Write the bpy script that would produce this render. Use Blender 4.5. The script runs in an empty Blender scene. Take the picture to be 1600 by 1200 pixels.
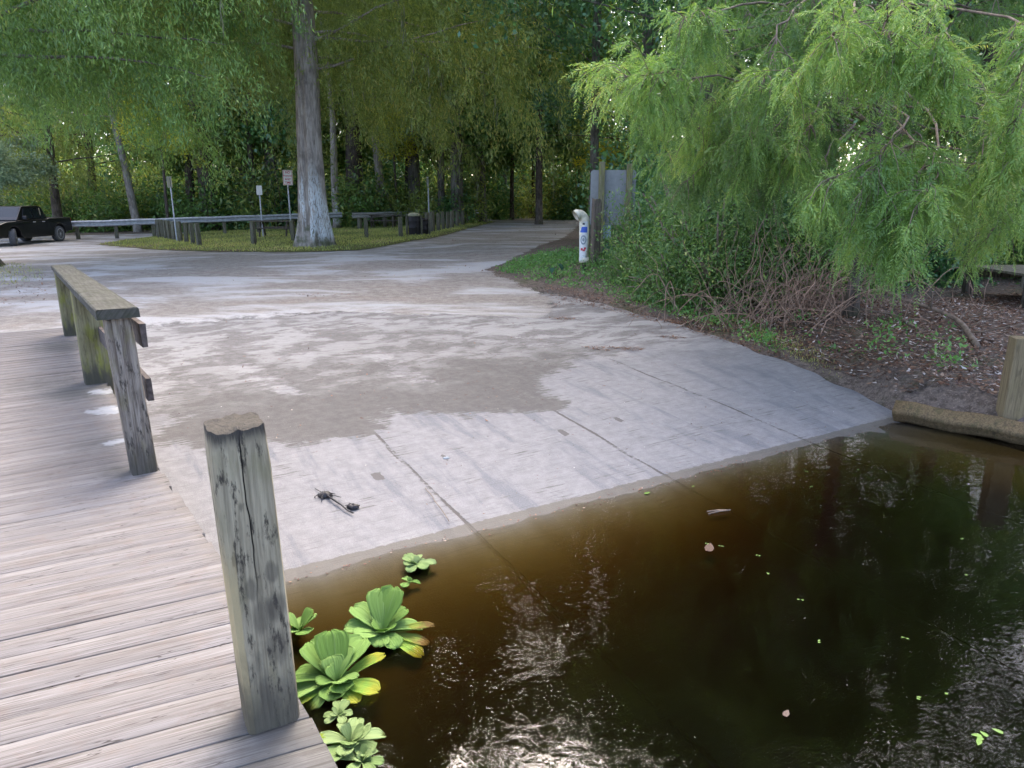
import bpy, bmesh, math, random
import numpy as np
from mathutils import Vector, Matrix
S = bpy.context.scene
COL = S.collection
PI = math.pi

# ------------------------------------------------------------------ camera
F = 1111.0                                   # focal length in pixels of a 1600 px wide frame
HC = 1.70                                    # eye height above the dock
PITCH = math.atan(292.0 / F)
cam_d = bpy.data.cameras.new('camera'); cam = bpy.data.objects.new('camera', cam_d); COL.objects.link(cam)
cam_d.sensor_width = 36.0; cam_d.lens = 36.0 * F / 1600.0; cam_d.clip_start = 0.05; cam_d.clip_end = 1500
cam.location = (0, 0, HC); cam.rotation_euler = (PI / 2 - PITCH, 0, 0)
S.camera = cam

# ------------------------------------------------------------------ sky, sun, exposure
SUN = Vector((math.sin(math.radians(3)) * math.cos(math.radians(51)), math.cos(math.radians(3)) * math.cos(math.radians(51)), math.sin(math.radians(51))))
w = bpy.data.worlds.new('World'); S.world = w; w.use_nodes = True
nt = w.node_tree
bg = nt.nodes.get('Background') or nt.nodes.new('ShaderNodeBackground')
sky = nt.nodes.new('ShaderNodeTexSky'); sky.sky_type = 'NISHITA'; sky.sun_disc = False
sky.sun_elevation = math.asin(SUN.z); sky.sun_rotation = math.atan2(SUN.x, SUN.y)
sky.air_density = 0.5; sky.dust_density = 3.6; sky.ozone_density = 0.15
nt.links.new(sky.outputs[0], bg.inputs[0]); bg.inputs[1].default_value = 0.15
sl = bpy.data.lights.new('sun', 'SUN'); sl.energy = 0.5; sl.angle = math.radians(35); sl.color = (1.0, 0.93, 0.82)
so = bpy.data.objects.new('sun', sl); COL.objects.link(so); so.rotation_euler = SUN.to_track_quat('Z', 'Y').to_euler()
S.view_settings.view_transform = 'Standard'; S.view_settings.look = 'None'
S.view_settings.exposure = 2.85; S.view_settings.gamma = 1.0; S.view_settings.use_curve_mapping = False
cy = S.cycles
cy.max_bounces = 8; cy.diffuse_bounces = 4; cy.glossy_bounces = 3; cy.transmission_bounces = 4
cy.transparent_max_bounces = 10; cy.volume_bounces = 0; cy.use_denoising = True
cy.caustics_reflective = False; cy.caustics_refractive = False

# ------------------------------------------------------------------ helpers: photograph geometry -> world
cp, sp = math.cos(PITCH), math.sin(PITCH)
def ray(px, py):
    u = (px - 800) / F; v = (600 - py) / F
    return np.array((u, cp + v * sp, -sp + v * cp))
def P(px, py, Y):
    d = ray(px, py); return Vector(d * (Y / d[1])) + Vector((0, 0, HC))
def G(px, py, z):
    d = ray(px, py); return Vector(d * ((z - HC) / d[2])) + Vector((0, 0, HC))
ZW = -0.65
_A = G(447, 908, ZW); _B = G(1420, 655, ZW)
AX = (_B - _A); AX.z = 0; AX.normalize()            # along the waterline
UX = Vector((-AX.y, AX.x, 0))                        # uphill
W0 = G(372, 926, ZW)
W0 = _A + AX * (W0 - _A).dot(AX)
CMAX = (_B - W0).dot(AX)
ax, ay = AX.x, AX.y
def cs(x, y):
    dx = x - W0.x; dy = y - W0.y
    return dx * ax + dy * ay, -dx * ay + dy * ax
def sm(t): t = np.clip(t, 0, 1); return t * t * (3 - 2 * t)
_e = [cs(G(x, y, ZW + .062 * q).x, G(x, y, ZW + .062 * q).y) for x, y, q in ((1420, 655, 0), (1330, 610, 1.2), (1240, 570, 2.2), (1150, 539, 3.2), (1050, 508, 4.4), (950, 480, 5.8), (870, 462, 6.8))]
ES = [-9.] + [q[1] for q in _e] + [20.]; EC = [CMAX] + [q[0] for q in _e] + [_e[-1][0] + .5]
def cmax(s): return np.interp(s, ES, EC)
def zramp(s):
    s = np.asarray(s, float)
    lo = ZW + 0.062 * s
    return np.where(s < 5, lo, ZW + 0.31 + 0.19 * (1 - np.exp(-(s - 5) * 0.062 / 0.19)))
def bump(x, y, a=1.0):
    return a * (np.sin(1.7 * x + .3) * np.cos(2.1 * y + 1.) * .5 + np.sin(3.9 * x - 1.2 * y) * .25 + np.cos(5.3 * y + 2.2 * x) * .2 + np.sin(.6 * x + .8 * y))
def zt(x, y):                                        # the level of the land
    x = np.asarray(x, float); y = np.asarray(y, float)
    c, s = cs(x, y)
    far = np.clip(-.05 + .025 * (x + 8), -.35, .02)
    near = zramp(s)
    land = near + (far - near) * sm((y - 11) / 9)
    e = c - cmax(s)
    bank = np.clip(-.36 + .05 * (s + 1.2), -.36, .12) + .02 * bump(x, y)
    bank = bank + (far - bank) * sm((y - 22) / 12)
    k = sm((e - .02) / (.5 + 2.6 * sm((s - .6) / 2.)))
    z = land + (bank - land) * k
    z = np.where((s < -3.2) & (e > 0), z - 1.6 * sm((-3.2 - s) / 3.), z)
    z = np.where((c < -2.5) & (s < 4), z - 1.0 * sm((4 - s) / 4), z)
    return z
def Z(x, y): return float(zt(x, y))
def T(px, py, dz=0.0):                               # where a pixel's ray meets the land
    z = -.1
    for _ in range(30):
        p = G(px, py, z); z = .5 * z + .5 * Z(p.x, p.y)
    p = G(px, py, z); p.z = Z(p.x, p.y) + dz; return p

# ------------------------------------------------------------------ helpers: objects and meshes
def tag(o, label, cat, group=None, kind=None):
    o['label'] = label; o['category'] = cat
    if group: o['group'] = group
    if kind: o['kind'] = kind
    return o
def thing(name, label, cat, loc=(0, 0, 0), rz=0.0, group=None):
    o = bpy.data.objects.new(name, None); COL.objects.link(o); o.location = loc; o.rotation_euler = (0, 0, rz)
    o.empty_display_size = .2
    return tag(o, label, cat, group)
def link(name, me, mat=None, parent=None):
    o = bpy.data.objects.new(name, me); COL.objects.link(o)
    if mat: me.materials.append(mat)
    if parent: o.parent = parent
    return o
def np_mesh(name, V, Fc, mat=None, parent=None, attrs=None, uv=None, smooth=False):
    V = np.asarray(V, np.float32).reshape(-1, 3); Fc = np.asarray(Fc, np.int32); n, k = Fc.shape
    me = bpy.data.meshes.new(name); me.vertices.add(len(V)); me.vertices.foreach_set('co', V.ravel())
    me.loops.add(n * k); me.loops.foreach_set('vertex_index', Fc.ravel())
    me.polygons.add(n); me.polygons.foreach_set('loop_start', np.arange(0, n * k, k, dtype=np.int32))
    me.polygons.foreach_set('loop_total', np.full(n, k, np.int32))
    if smooth: me.polygons.foreach_set('use_smooth', np.ones(n, bool))
    for a, val in (attrs or {}).items():
        at = me.attributes.new(a, 'FLOAT', 'POINT'); at.data.foreach_set('value', np.asarray(val, np.float32))
    me.update(calc_edges=True)
    if uv is not None:
        l = me.uv_layers.new(name='uv'); l.data.foreach_set('uv', np.asarray(uv, np.float32)[Fc.ravel()].ravel())
    return link(name, me, mat, parent)
class MB:
    def __init__(s): s.v = []; s.f = []; s.t = []; s.uv = []
    def add(s, vs, fs, tint=.5, uvs=None):
        b = len(s.v); s.v += [tuple(p) for p in vs]; s.f += [tuple(i + b for i in f) for f in fs]
        s.t += [tint] * len(vs); s.uv += list(uvs) if uvs is not None else [(p[0], p[1]) for p in vs]
    def tube(s, pts, rad, n=6, tint=.5, rfun=None, cap=True):
        pts = [Vector(p) for p in pts]; m = len(pts)
        if not hasattr(rad, '__len__'): rad = [rad] * m
        ref = None; vs = []; uvs = []; L = 0
        for i, p in enumerate(pts):
            d = (pts[min(i + 1, m - 1)] - pts[max(i - 1, 0)])
            d = d.normalized() if d.length > 1e-9 else Vector((0, 0, 1))
            if ref is None:
                ref = d.orthogonal().normalized() if abs(d.z) < .9 else (Vector((1, 0, 0)) - d * d.x).normalized()
            else:
                ref = (ref - d * ref.dot(d)); ref = ref.normalized() if ref.length > 1e-6 else d.orthogonal().normalized()
            b = d.cross(ref)
            if i: L += (p - pts[i - 1]).length
            for k in range(n):
                a = 2 * PI * k / n; r = rad[i] * (rfun(a, L) if rfun else 1)
                vs.append(p + ref * math.cos(a) * r + b * math.sin(a) * r); uvs.append((k / n, L))
        fs = [(i * n + k, i * n + (k + 1) % n, (i + 1) * n + (k + 1) % n, (i + 1) * n + k) for i in range(m - 1) for k in range(n)]
        if cap: fs += [tuple(range(n))[::-1], tuple(range((m - 1) * n, m * n))]
        s.add(vs, fs, tint, uvs); return s
    def box(s, c, size, R=None, bev=0.0, tint=.5):
        hx, hy, hz = [q / 2 for q in size]; c = Vector(c); R = R or Matrix.Identity(3)
        if bev <= 0:
            co = [(sx * hx, sy * hy, sz * hz) for sz in (-1, 1) for sy in (-1, 1) for sx in (-1, 1)]
            fs = [(0, 2, 3, 1), (4, 5, 7, 6), (0, 1, 5, 4), (2, 6, 7, 3), (0, 4, 6, 2), (1, 3, 7, 5)]
            s.add([c + R @ Vector(q) for q in co], fs, tint, [(q[0], q[1]) for q in co]); return s
        bm = bmesh.new(); bmesh.ops.create_cube(bm, size=1)
        for v in bm.verts: v.co = Vector((v.co.x * size[0], v.co.y * size[1], v.co.z * size[2]))
        bmesh.ops.bevel(bm, geom=bm.edges[:], offset=bev, segments=2, affect='EDGES', profile=.5)
        bm.verts.index_update()
        s.add([c + R @ v.co for v in bm.verts], [tuple(v.index for v in f.verts) for f in bm.faces], tint, [(v.co.x, v.co.y) for v in bm.verts])
        bm.free(); return s
    def lathe(s, prof, n=20, axis='z', c=(0, 0, 0), tint=.5):
        vs = []; c = Vector(c)
        for r, h in prof:
            for k in range(n):
                a = 2 * PI * k / n; q = (r * math.cos(a), r * math.sin(a), h)
                if axis == 'y': q = (q[0], q[2], q[1])
                if axis == 'x': q = (q[2], q[0], q[1])
                vs.append(c + Vector(q))
        m = len(prof)
        fs = [(i * n + k, i * n + (k + 1) % n, (i + 1) * n + (k + 1) % n, (i + 1) * n + k) for i in range(m - 1) for k in range(n)]
        fs += [tuple(range(n))[::-1], tuple(range((m - 1) * n, m * n))]
        s.add(vs, fs, tint); return s
    def prism(s, poly, y0, y1, tint=.5):               # polygon in (x, z) extruded in y
        n = len(poly); vs = [(x, y0, z) for x, z in poly] + [(x, y1, z) for x, z in poly]
        s.add(vs, [tuple(range(n)), tuple(range(n, 2 * n))[::-1]] + [(i, n + i, n + (i + 1) % n, (i + 1) % n) for i in range(n)], tint); return s
    def build(s, name, mat, parent=None, smooth=False, bevel=0):
        me = bpy.data.meshes.new(name); me.from_pydata(s.v, [], s.f)
        at = me.attributes.new('tint', 'FLOAT', 'POINT'); at.data.foreach_set('value', np.array(s.t, np.float32))
        l = me.uv_layers.new(name='uv'); li = np.zeros(len(me.loops), np.int32); me.loops.foreach_get('vertex_index', li)
        l.data.foreach_set('uv', np.array(s.uv, np.float32)[li].ravel())
        bm = bmesh.new(); bm.from_mesh(me); bmesh.ops.recalc_face_normals(bm, faces=bm.faces[:]); bm.to_mesh(me); bm.free()
        if smooth: me.polygons.foreach_set('use_smooth', np.ones(len(me.polygons), bool))
        me.update(); o = link(name, me, mat, parent)
        if bevel:
            m = o.modifiers.new('bevel', 'BEVEL'); m.width = bevel; m.segments = 2; m.limit_method = 'ANGLE'
        return o
def dup(root, loc, rz, sc=1.0, label=None, group=None):
    r = root.copy(); COL.objects.link(r); r.location = loc; r.rotation_euler = (0, 0, rz); r.scale = (sc, sc, sc) if not hasattr(sc, '__len__') else sc
    if label: r['label'] = label
    if group: r['group'] = group
    for ch in list(root.children):
        c = ch.copy(); COL.objects.link(c); c.parent = r
        for g in list(ch.children):
            d = g.copy(); COL.objects.link(d); d.parent = c
    return r
def sdf(poly, X, Y):                                  # > 0 inside
    poly = np.array([(p[0], p[1]) for p in poly]); d = np.full(X.shape, 1e9); ins = np.zeros(X.shape, bool)
    for i in range(len(poly)):
        a = poly[i]; b = poly[(i + 1) % len(poly)]; e = b - a
        wx = X - a[0]; wy = Y - a[1]; t = np.clip((wx * e[0] + wy * e[1]) / (e @ e + 1e-12), 0, 1)
        d = np.minimum(d, np.hypot(wx - t * e[0], wy - t * e[1]))
        c1 = (a[1] > Y) != (b[1] > Y)
        with np.errstate(divide='ignore', invalid='ignore'):
            xi = a[0] + (Y - a[1]) / (e[1] if abs(e[1]) > 1e-9 else 1e-9) * e[0]
        ins ^= c1 & (X < xi)
    return np.where(ins, d, -d)
def grid(xs, ys):
    X, Y = np.meshgrid(xs, ys); n, m = len(xs), len(ys)
    i = np.arange(n * m).reshape(m, n)
    Fq = np.stack([i[:-1, :-1], i[:-1, 1:], i[1:, 1:], i[1:, :-1]], -1).reshape(-1, 4)
    return X.ravel(), Y.ravel(), Fq

# ------------------------------------------------------------------ helpers: materials
class NM:
    def __init__(s, name):
        s.m = bpy.data.materials.new(name); s.m.use_nodes = True; s.t = s.m.node_tree; s.t.nodes.clear()
        s.out = s.t.nodes.new('ShaderNodeOutputMaterial')
    def n(s, typ, **kw):
        nd = s.t.nodes.new('ShaderNode' + typ)
        for k, v in kw.items():
            if k.startswith('i_'):
                nd.inputs[k[2:].replace('_', ' ')].default_value = v
            else: setattr(nd, k, v)
        return nd
    def l(s, a, b): s.t.links.new(a, b)
    def val(s, x, sock):
        if hasattr(x, 'is_linked') or hasattr(x, 'links'): s.l(x, sock)
        else: sock.default_value = x
    def math(s, op, a, b=0.0, clamp=False):
        nd = s.n('Math', operation=op, use_clamp=clamp); s.val(a, nd.inputs[0]); s.val(b, nd.inputs[1]); return nd.outputs[0]
    def noise(s, vec=None, scale=5., detail=4., rough=.6, dist=0.):
        nd = s.n('TexNoise'); nd.inputs['Scale'].default_value = scale; nd.inputs['Detail'].default_value = detail
        nd.inputs['Roughness'].default_value = rough; nd.inputs['Distortion'].default_value = dist
        if vec is not None: s.l(vec, nd.inputs['Vector'])
        return nd.outputs['Fac']
    def mapv(s, vec, scale=(1, 1, 1), loc=(0, 0, 0), rot=(0, 0, 0)):
        nd = s.n('Mapping'); nd.inputs['Scale'].default_value = scale; nd.inputs['Location'].default_value = loc; nd.inputs['Rotation'].default_value = rot
        s.l(vec, nd.inputs['Vector']); return nd.outputs[0]
    def obj(s): return s.n('TexCoord').outputs['Object']
    def pos(s): return s.n('NewGeometry').outputs['Position']
    def uv(s): return s.n('UVMap', uv_map='uv').outputs[0]
    def attr(s, a): return s.n('Attribute', attribute_name=a).outputs['Fac']
    def ss(s, x, a, b):                                # smoothstep a..b -> 0..1
        nd = s.n('MapRange', interpolation_type='SMOOTHSTEP'); s.val(x, nd.inputs[0])
        nd.inputs[1].default_value = a; nd.inputs[2].default_value = b; return nd.outputs[0]
    def mix(s, f, a, b, blend='MIX'):
        nd = s.n('Mix', data_type='RGBA', blend_type=blend); s.val(f, nd.inputs[0])
        for x, sock in ((a, nd.inputs[6]), (b, nd.inputs[7])):
            if isinstance(x, (tuple, list)): sock.default_value = (*x[:3], 1)
            else: s.l(x, sock)
        return nd.outputs[2]
    def ramp(s, f, stops):
        nd = s.n('ValToRGB'); r = nd.color_ramp
        while len(r.elements) < len(stops): r.elements.new(.5)
        for e, (p, c) in zip(r.elements, stops): e.position = p; e.color = (*c, 1)
        s.l(f, nd.inputs[0]); return nd.outputs[0]
    def bump(s, h, strength=.3, dist=.01):
        nd = s.n('Bump'); nd.inputs['Strength'].default_value = strength; nd.inputs['Distance'].default_value = dist
        s.l(h, nd.inputs['Height']); return nd.outputs[0]
    def pbsdf(s, col, rough=.8, nrm=None, spec=.3, metal=0., coat=0.):
        b = s.n('BsdfPrincipled')
        if isinstance(col, (tuple, list)): b.inputs['Base Color'].default_value = (*col[:3], 1)
        else: s.l(col, b.inputs['Base Color'])
        s.val(rough, b.inputs['Roughness']); b.inputs['Specular IOR Level'].default_value = spec; b.inputs['Metallic'].default_value = metal
        b.inputs['Coat Weight'].default_value = coat
        if nrm is not None: s.l(nrm, b.inputs['Normal'])
        return b.outputs[0]
    def done(s, shader): s.l(shader, s.out.inputs[0]); return s.m
def simple(name, col, rough=.6, metal=0., var=.25, scale=20., spec=.4, coat=0.):
    m = NM(name); n = m.noise(m.obj(), scale, 5)
    c = m.mix(m.ss(n, .3, .7), tuple(q * (1 - var) for q in col), tuple(min(1, q * (1 + var)) for q in col))
    return m.done(m.pbsdf(c, rough, m.bump(n, .15, .005), spec, metal, coat))
def leafmat(name, stops, trans=.35, gloss=.04, rough=.5):
    m = NM(name); c = m.ramp(m.attr('tint'), stops)
    d = m.n('BsdfDiffuse'); m.l(c, d.inputs[0])
    t = m.n('BsdfTranslucent'); tc = m.mix(.5, c, (1., .95, .35), 'MULTIPLY'); m.l(m.mix(.0, c, tc), t.inputs[0])
    mx = m.n('MixShader'); mx.inputs[0].default_value = trans; m.l(d.outputs[0], mx.inputs[1]); m.l(t.outputs[0], mx.inputs[2])
    g = m.n('BsdfGlossy'); g.inputs['Roughness'].default_value = rough; g.inputs[0].default_value = (.9, .95, 1, 1)
    m2 = m.n('MixShader'); m2.inputs[0].default_value = gloss; m.l(mx.outputs[0], m2.inputs[1]); m.l(g.outputs[0], m2.inputs[2])
    return m.done(m2.outputs[0])
def bark(name, a, b, scale=1.0, lichen=0.0, moss=0.0):
    m = NM(name); o = m.obj()
    st = m.mapv(o, (9 * scale, 9 * scale, 1.3 * scale)); n1 = m.noise(st, 1.5, 8, .65, .6); n2 = m.noise(o, 2.2 * scale, 4)
    c = m.mix(m.ss(n1, .32, .68), a, b)
    c = m.mix(m.math('MULTIPLY', m.ss(n2, .45, .7), .5), c, tuple(q * .55 for q in a))
    z = m.n('SeparateXYZ'); m.l(o, z.inputs[0])
    if moss:
        c = m.mix(m.math('MULTIPLY', m.ss(m.math('SUBTRACT', m.noise(o, 3., 4), m.math('MULTIPLY', z.outputs[2], .12)), .38, .6), moss), c, (.07, .085, .03))
    if lichen:
        fl = m.noise(m.mapv(o, (14, 14, 3.2)), 1.6, 6, .7)
        band = m.noise(m.mapv(o, (2.2, 2.2, .35)), 1.3, 2)
        k = m.math('MULTIPLY', m.ss(band, .44, .55), m.ss(fl, .44, .51))
        k = m.math('MULTIPLY', k, m.ss(z.outputs[2], 3.2, 1.6)); k = m.math('MULTIPLY', k, m.ss(z.outputs[2], .15, .5))
        k = m.math('MULTIPLY', k, lichen)
        c = m.mix(k, c, (.62, .64, .62))
    return m.done(m.pbsdf(c, .95, m.bump(n1, .8, .03), .1))
def wood(name, light, dark, green=(.16, .17, .06), gamt=.5, rot=.6, dirt=.6, crack=False):          # upright weathered timber, grain along z
    m = NM(name); o = m.obj()
    g = m.noise(m.mapv(o, (38, 38, 1.6)), 1.6, 6, .65, .4); b = m.noise(m.mapv(o, (7, 7, 2.5)), 1.5, 5, .6, .3); k = m.noise(m.mapv(o, (22, 22, 5)), 1.2, 6, .7)
    c = m.mix(m.ss(g, .3, .7), dark, light)
    c = m.mix(m.math('MULTIPLY', m.ss(b, .48, .66), gamt), c, green)
    c = m.mix(m.math('MULTIPLY', m.ss(k, .53, .63), rot), c, (.04, .034, .028))
    z = m.n('SeparateXYZ'); m.l(o, z.inputs[0])
    if crack:
        w_ = m.math('MULTIPLY', m.math('SUBTRACT', m.noise(m.mapv(o, (0, 0, 3.2)), 1., 3), .5), .05); xx = m.math('ABSOLUTE', m.math('SUBTRACT', m.math('ADD', z.outputs[0], m.math('MULTIPLY', z.outputs[2], .02)), w_))
        hi = m.math('MULTIPLY', m.ss(z.outputs[2], .3, .7), m.ss(z.outputs[1], -.04, -.06)); c = m.mix(m.math('MULTIPLY', m.ss(xx, .0032, .0012), hi), c, (.012, .01, .008))
        for kx, kz, r_ in ((-.03, .52, .03), (.035, .56, .026), (.0, .42, .05), (.04, .44, .04), (-.035, .8, .012), (.03, .3, .05)):
            d_ = m.n('VectorMath', operation='DISTANCE'); m.l(m.mapv(o, (1, .4, .6)), d_.inputs[0]); d_.inputs[1].default_value = (kx, -.03, kz * .6)
            c = m.mix(m.math('MULTIPLY', m.ss(m.math('ADD', d_.outputs['Value'], m.math('MULTIPLY', m.math('SUBTRACT', k, .5), .05)), r_, r_ * .4), .55), c, (.07, .06, .048))
        c = m.mix(m.math('MULTIPLY', m.ss(m.math('ADD', z.outputs[2], m.math('MULTIPLY', m.math('SUBTRACT', g, .5), .12)), .985, 1.03), .9), c, (.05, .045, .04))
        c = m.mix(m.math('MULTIPLY', m.ss(m.math('ADD', z.outputs[0], m.math('MULTIPLY', m.math('SUBTRACT', g, .5), .05)), -.062, -.072), m.ss(z.outputs[2], .75, .5)), c, (.42, .34, .19))
    lo = m.ss(m.math('ADD', z.outputs[2], m.math('MULTIPLY', m.math('SUBTRACT', b, .5), .55)), .32, .08)
    c = m.mix(m.math('MULTIPLY', lo, dirt), c, (.06, .055, .045))
    return m.done(m.pbsdf(c, .9, m.bump(m.math('ADD', g, k), .7, .012), .15))

M = {}
# leaves: tint picks a leaf's colour; yellow trees and fresh cypress carry painted light too
M['cyp'] = leafmat('cypress_leaf', [(0, (0.109, 0.195, 0.044)), (.4, (0.183, 0.311, 0.062)), (.8, (0.267, 0.436, 0.086)), (1, (0.389, 0.482, 0.122))], .4)
M['cyp_olive'] = leafmat('cypress_leaf_olive', [(0, (0.142, 0.187, 0.039)), (.5, (0.243, 0.315, 0.059)), (.9, (0.343, 0.412, 0.078)), (1, (0.485, 0.457, 0.096))], .5)
M['near'] = leafmat('cypress_leaf_fresh', [(0, (0.119, 0.217, 0.038)), (.45, (0.204, 0.365, 0.067)), (.85, (0.339, 0.493, 0.090)), (.94, (0.458, 0.493, 0.105)), (1, (0.441, 0.202, 0.076))], .42, .05)
M['oak'] = leafmat('oak_leaf', [(0, (0.056, 0.141, 0.052)), (.5, (0.103, 0.246, 0.075)), (.9, (0.168, 0.336, 0.084)), (1, (0.310, 0.414, 0.095))], .3, .06, .4)
M['bush'] = leafmat('shrub_leaf', [(0, (0.076, 0.141, 0.032)), (.5, (0.136, 0.259, 0.055)), (.9, (0.230, 0.374, 0.072)), (1, (0.404, 0.439, 0.113))], .35)
M['pale'] = leafmat('pale_leaf', [(0, (0.136, 0.204, 0.102)), (.6, (0.221, 0.306, 0.153)), (1, (0.306, 0.391, 0.204))], .35)
M['sun_gold'] = leafmat('sun_painted_leaf', [(0, (0.340, 0.340, 0.034)), (.5, (0.680, 0.646, 0.051)), (1, (0.750, 0.750, 0.085))], .5)  # yellow of sunlit foliage put into the leaf colour
M['weed'] = leafmat('weed_leaf', [(0, (0.085, 0.187, 0.037)), (.5, (0.145, 0.323, 0.060)), (.95, (0.221, 0.425, 0.085)), (1, (0.510, 0.561, 0.340))], .35)
M['grass'] = leafmat('grass_blade', [(0, (0.103, 0.125, 0.031)), (.5, (0.390, 0.424, 0.087)), (.85, (0.507, 0.495, 0.104)), (1, (0.586, 0.442, 0.173))], .35)
M['moss'] = leafmat('spanish_moss', [(0, (0.170, 0.187, 0.111)), (.6, (0.289, 0.297, 0.187)), (1, (0.408, 0.391, 0.272))], .3, .0)
M['litter'] = leafmat('dead_leaf', [(0, (0.060, 0.031, 0.021)), (.35, (0.144, 0.068, 0.039)), (.65, (0.239, 0.122, 0.070)), (.85, (0.359, 0.244, 0.167)), (1, (0.658, 0.611, 0.578))], .15)
M['bark_cyp'] = bark('cypress_bark', (0.211, 0.177, 0.147), (0.486, 0.422, 0.357), 1.0, .95, .7)
M['bark_grey'] = bark('grey_bark', (0.100, 0.088, 0.072), (0.263, 0.237, 0.198), 1.3, 0, .4)
M['bark_pale'] = bark('pale_bark', (.2, .17, .14), (.42, .38, .33), 1.5)
M['bark_dark'] = bark('dark_bark', (0.058, 0.047, 0.039), (0.169, 0.137, 0.111), 1.3, 0, .3)
M['twig'] = simple('dry_twig', (.2, .15, .11), .9, 0, .4, 9)
M['vine'] = simple('dead_vine', (0.300, 0.198, 0.138), .95, 0, .45, 6)
M['twig_pale'] = simple('pale_twig', (.38, .34, .29), .9, 0, .3, 9)
M['post'] = wood('weathered_post', (.42, .365, .25), (.2, .17, .115), (.19, .175, .085), .4, .9, .8, True)
M['railpost'] = wood('railing_post', (.35, .305, .25), (.11, .085, .066), (.17, .155, .07), .45, .85, .75)
M['mosspost'] = wood('algae_post', (.29, .26, .15), (.15, .135, .07), (.22, .22, .05), .8, .35, .85)
M['bollard'] = wood('bollard_wood', (.22, .2, .15), (.09, .08, .06), (.11, .13, .05), .6, .7, .5)
M['timber'] = wood('bank_timber', (.24, .165, .085), (.12, .085, .045), (.1, .09, .04), .5, .4, .0)
M['piling'] = wood('piling_wood', (.33, .25, .14), (.18, .135, .075), (.25, .2, .1), .4, .3, .2)
M['steel'] = simple('galvanised_steel', (.36, .37, .38), .5, .55, .2, 6)
M['alu'] = simple('sign_back', (.27, .27, .255), .6, .0, .12, 5)
M['white'] = simple('white_paint', (.75, .74, .7), .5, 0, .1, 15)
M['pvc'] = simple('stained_pvc', (.72, .66, .5), .45, 0, .22, 9)
M['red'] = simple('red_print', (.55, .06, .08), .5, 0, .1)
M['blue'] = simple('blue_print', (.06, .13, .5), .5, 0, .1)
M['greyp'] = simple('grey_print', (.3, .33, .34), .5, 0, .1)
M['black'] = simple('black_print', (.03, .03, .03), .5, 0, .1)
M['paint'] = simple('black_car_paint', (.008, .008, .009), .3, 0, .1, 3, .4, .25)
M['tyre'] = simple('tyre_rubber', (.1, .1, .105), .85, 0, .2, 20)
M['chrome'] = simple('chrome', (.7, .71, .73), .25, .45, .05)
M['trim'] = simple('dark_trim', (.02, .02, .021), .6, 0, .2)
M['glass'] = simple('dark_glass', (.015, .02, .022), .08, 0, .1, 3, .5, .0)
M['beige'] = simple('beige_strip', (.42, .37, .27), .6, 0, .1)
M['lampglass'] = simple('lamp_glass', (.6, .55, .52), .12, .3, .2, 12, .7)
M['lampred'] = simple('lamp_red', (.45, .05, .03), .2, 0, .2, 12, .7)
M['dark_wood'] = wood('dark_wood', (.15, .125, .1), (.06, .05, .04), (.08, .09, .04), .3, .5, .3)
M['muck'] = simple('wet_muck', (.02, .016, .015), .45, 0, .5, 60, .5)
M['rust'] = simple('side_board_wood', (.1, .08, .07), .85, .2, .4, 20)
M['barrel'] = simple('dark_barrel', (.03, .025, .025), .7, 0, .3, 12)
M['lid'] = simple('stained_lid', (.33, .31, .2), .8, 0, .3, 10)

# ------------------------------------------------------------------ the setting: ground, ramp, road, grass, water
rng = np.random.default_rng(7); random.seed(7)
ROAD = [T(-120, 540), T(60, 540), T(120, 520), T(190, 500), T(260, 540), T(560, 520), T(850, 500), T(860, 468), T(800, 440), T(762, 424), T(800, 405), T(880, 372), T(905, 352), P(900, 337, 62), P(860, 332, 75),
        P(740, 336, 62), P(620, 343, 52), P(380, 353, 45), P(120, 356, 40), P(-300, 350, 42), P(-500, 420, 26), P(-260, 440, 17)]
ROAD = [(p[0], p[1]) for p in ROAD]
ROAD += []
ISLE = [T(150, 383), T(190, 376), T(250, 369), T(330, 362), T(480, 356.5), T(600, 353.5), T(740, 346.5), T(775, 347), T(735, 357), T(668, 374), T(610, 384), T(560, 392), T(500, 394.5), T(420, 395), T(330, 394), T(240, 391)]
ISLE = [(p.x, p.y) for p in ISLE]
def gz(x, y):
    rd = sdf(ROAD, x, y); return zt(x, y) - .05 * sm(rd / .6)
def axis_steps(lo, hi, fine_lo, fine_hi, step, grow=1.18):
    a = list(np.arange(fine_lo, fine_hi + 1e-6, step)); d = step; x = fine_hi
    while x < hi: d *= grow; x += d; a.append(min(x, hi))
    d = step; x = fine_lo; b = []
    while x > lo: d *= grow; x -= d; b.append(max(x, lo))
    return np.array(b[::-1] + a)
X, Y, Fq = grid(axis_steps(-320, 320, -30, 14, .22), axis_steps(-60, 420, 1.5, 48, .22))
Zg = gz(X, Y)
c_, s_ = cs(X, Y)
on_ramp = (c_ > -.6) & (c_ < cmax(s_) + .02) & (s_ < 8.2)
Zg = np.where(on_ramp, zramp(s_) - .12, Zg)
m = NM('earth'); p = m.pos()
n1 = m.noise(p, 1.1, 6, .65); n2 = m.noise(p, 14, 6, .7); n3 = m.noise(p, 45, 3, .6)
c = m.mix(m.ss(n2, .35, .65), (.085, .066, .052), (.19, .15, .122))
c = m.mix(m.math('MULTIPLY', m.ss(n3, .55, .68), .7), c, (.3, .235, .19))
c = m.mix(m.math('MULTIPLY', m.ss(n1, .5, .68), .55), c, (.07, .09, .03))
ground = np_mesh('ground', np.stack([X, Y, Zg], 1), Fq, m.done(m.pbsdf(c, .95, m.bump(m.math('ADD', n2, n3), .7, .03), .15)), smooth=True); ground['kind'] = 'structure'

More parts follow.
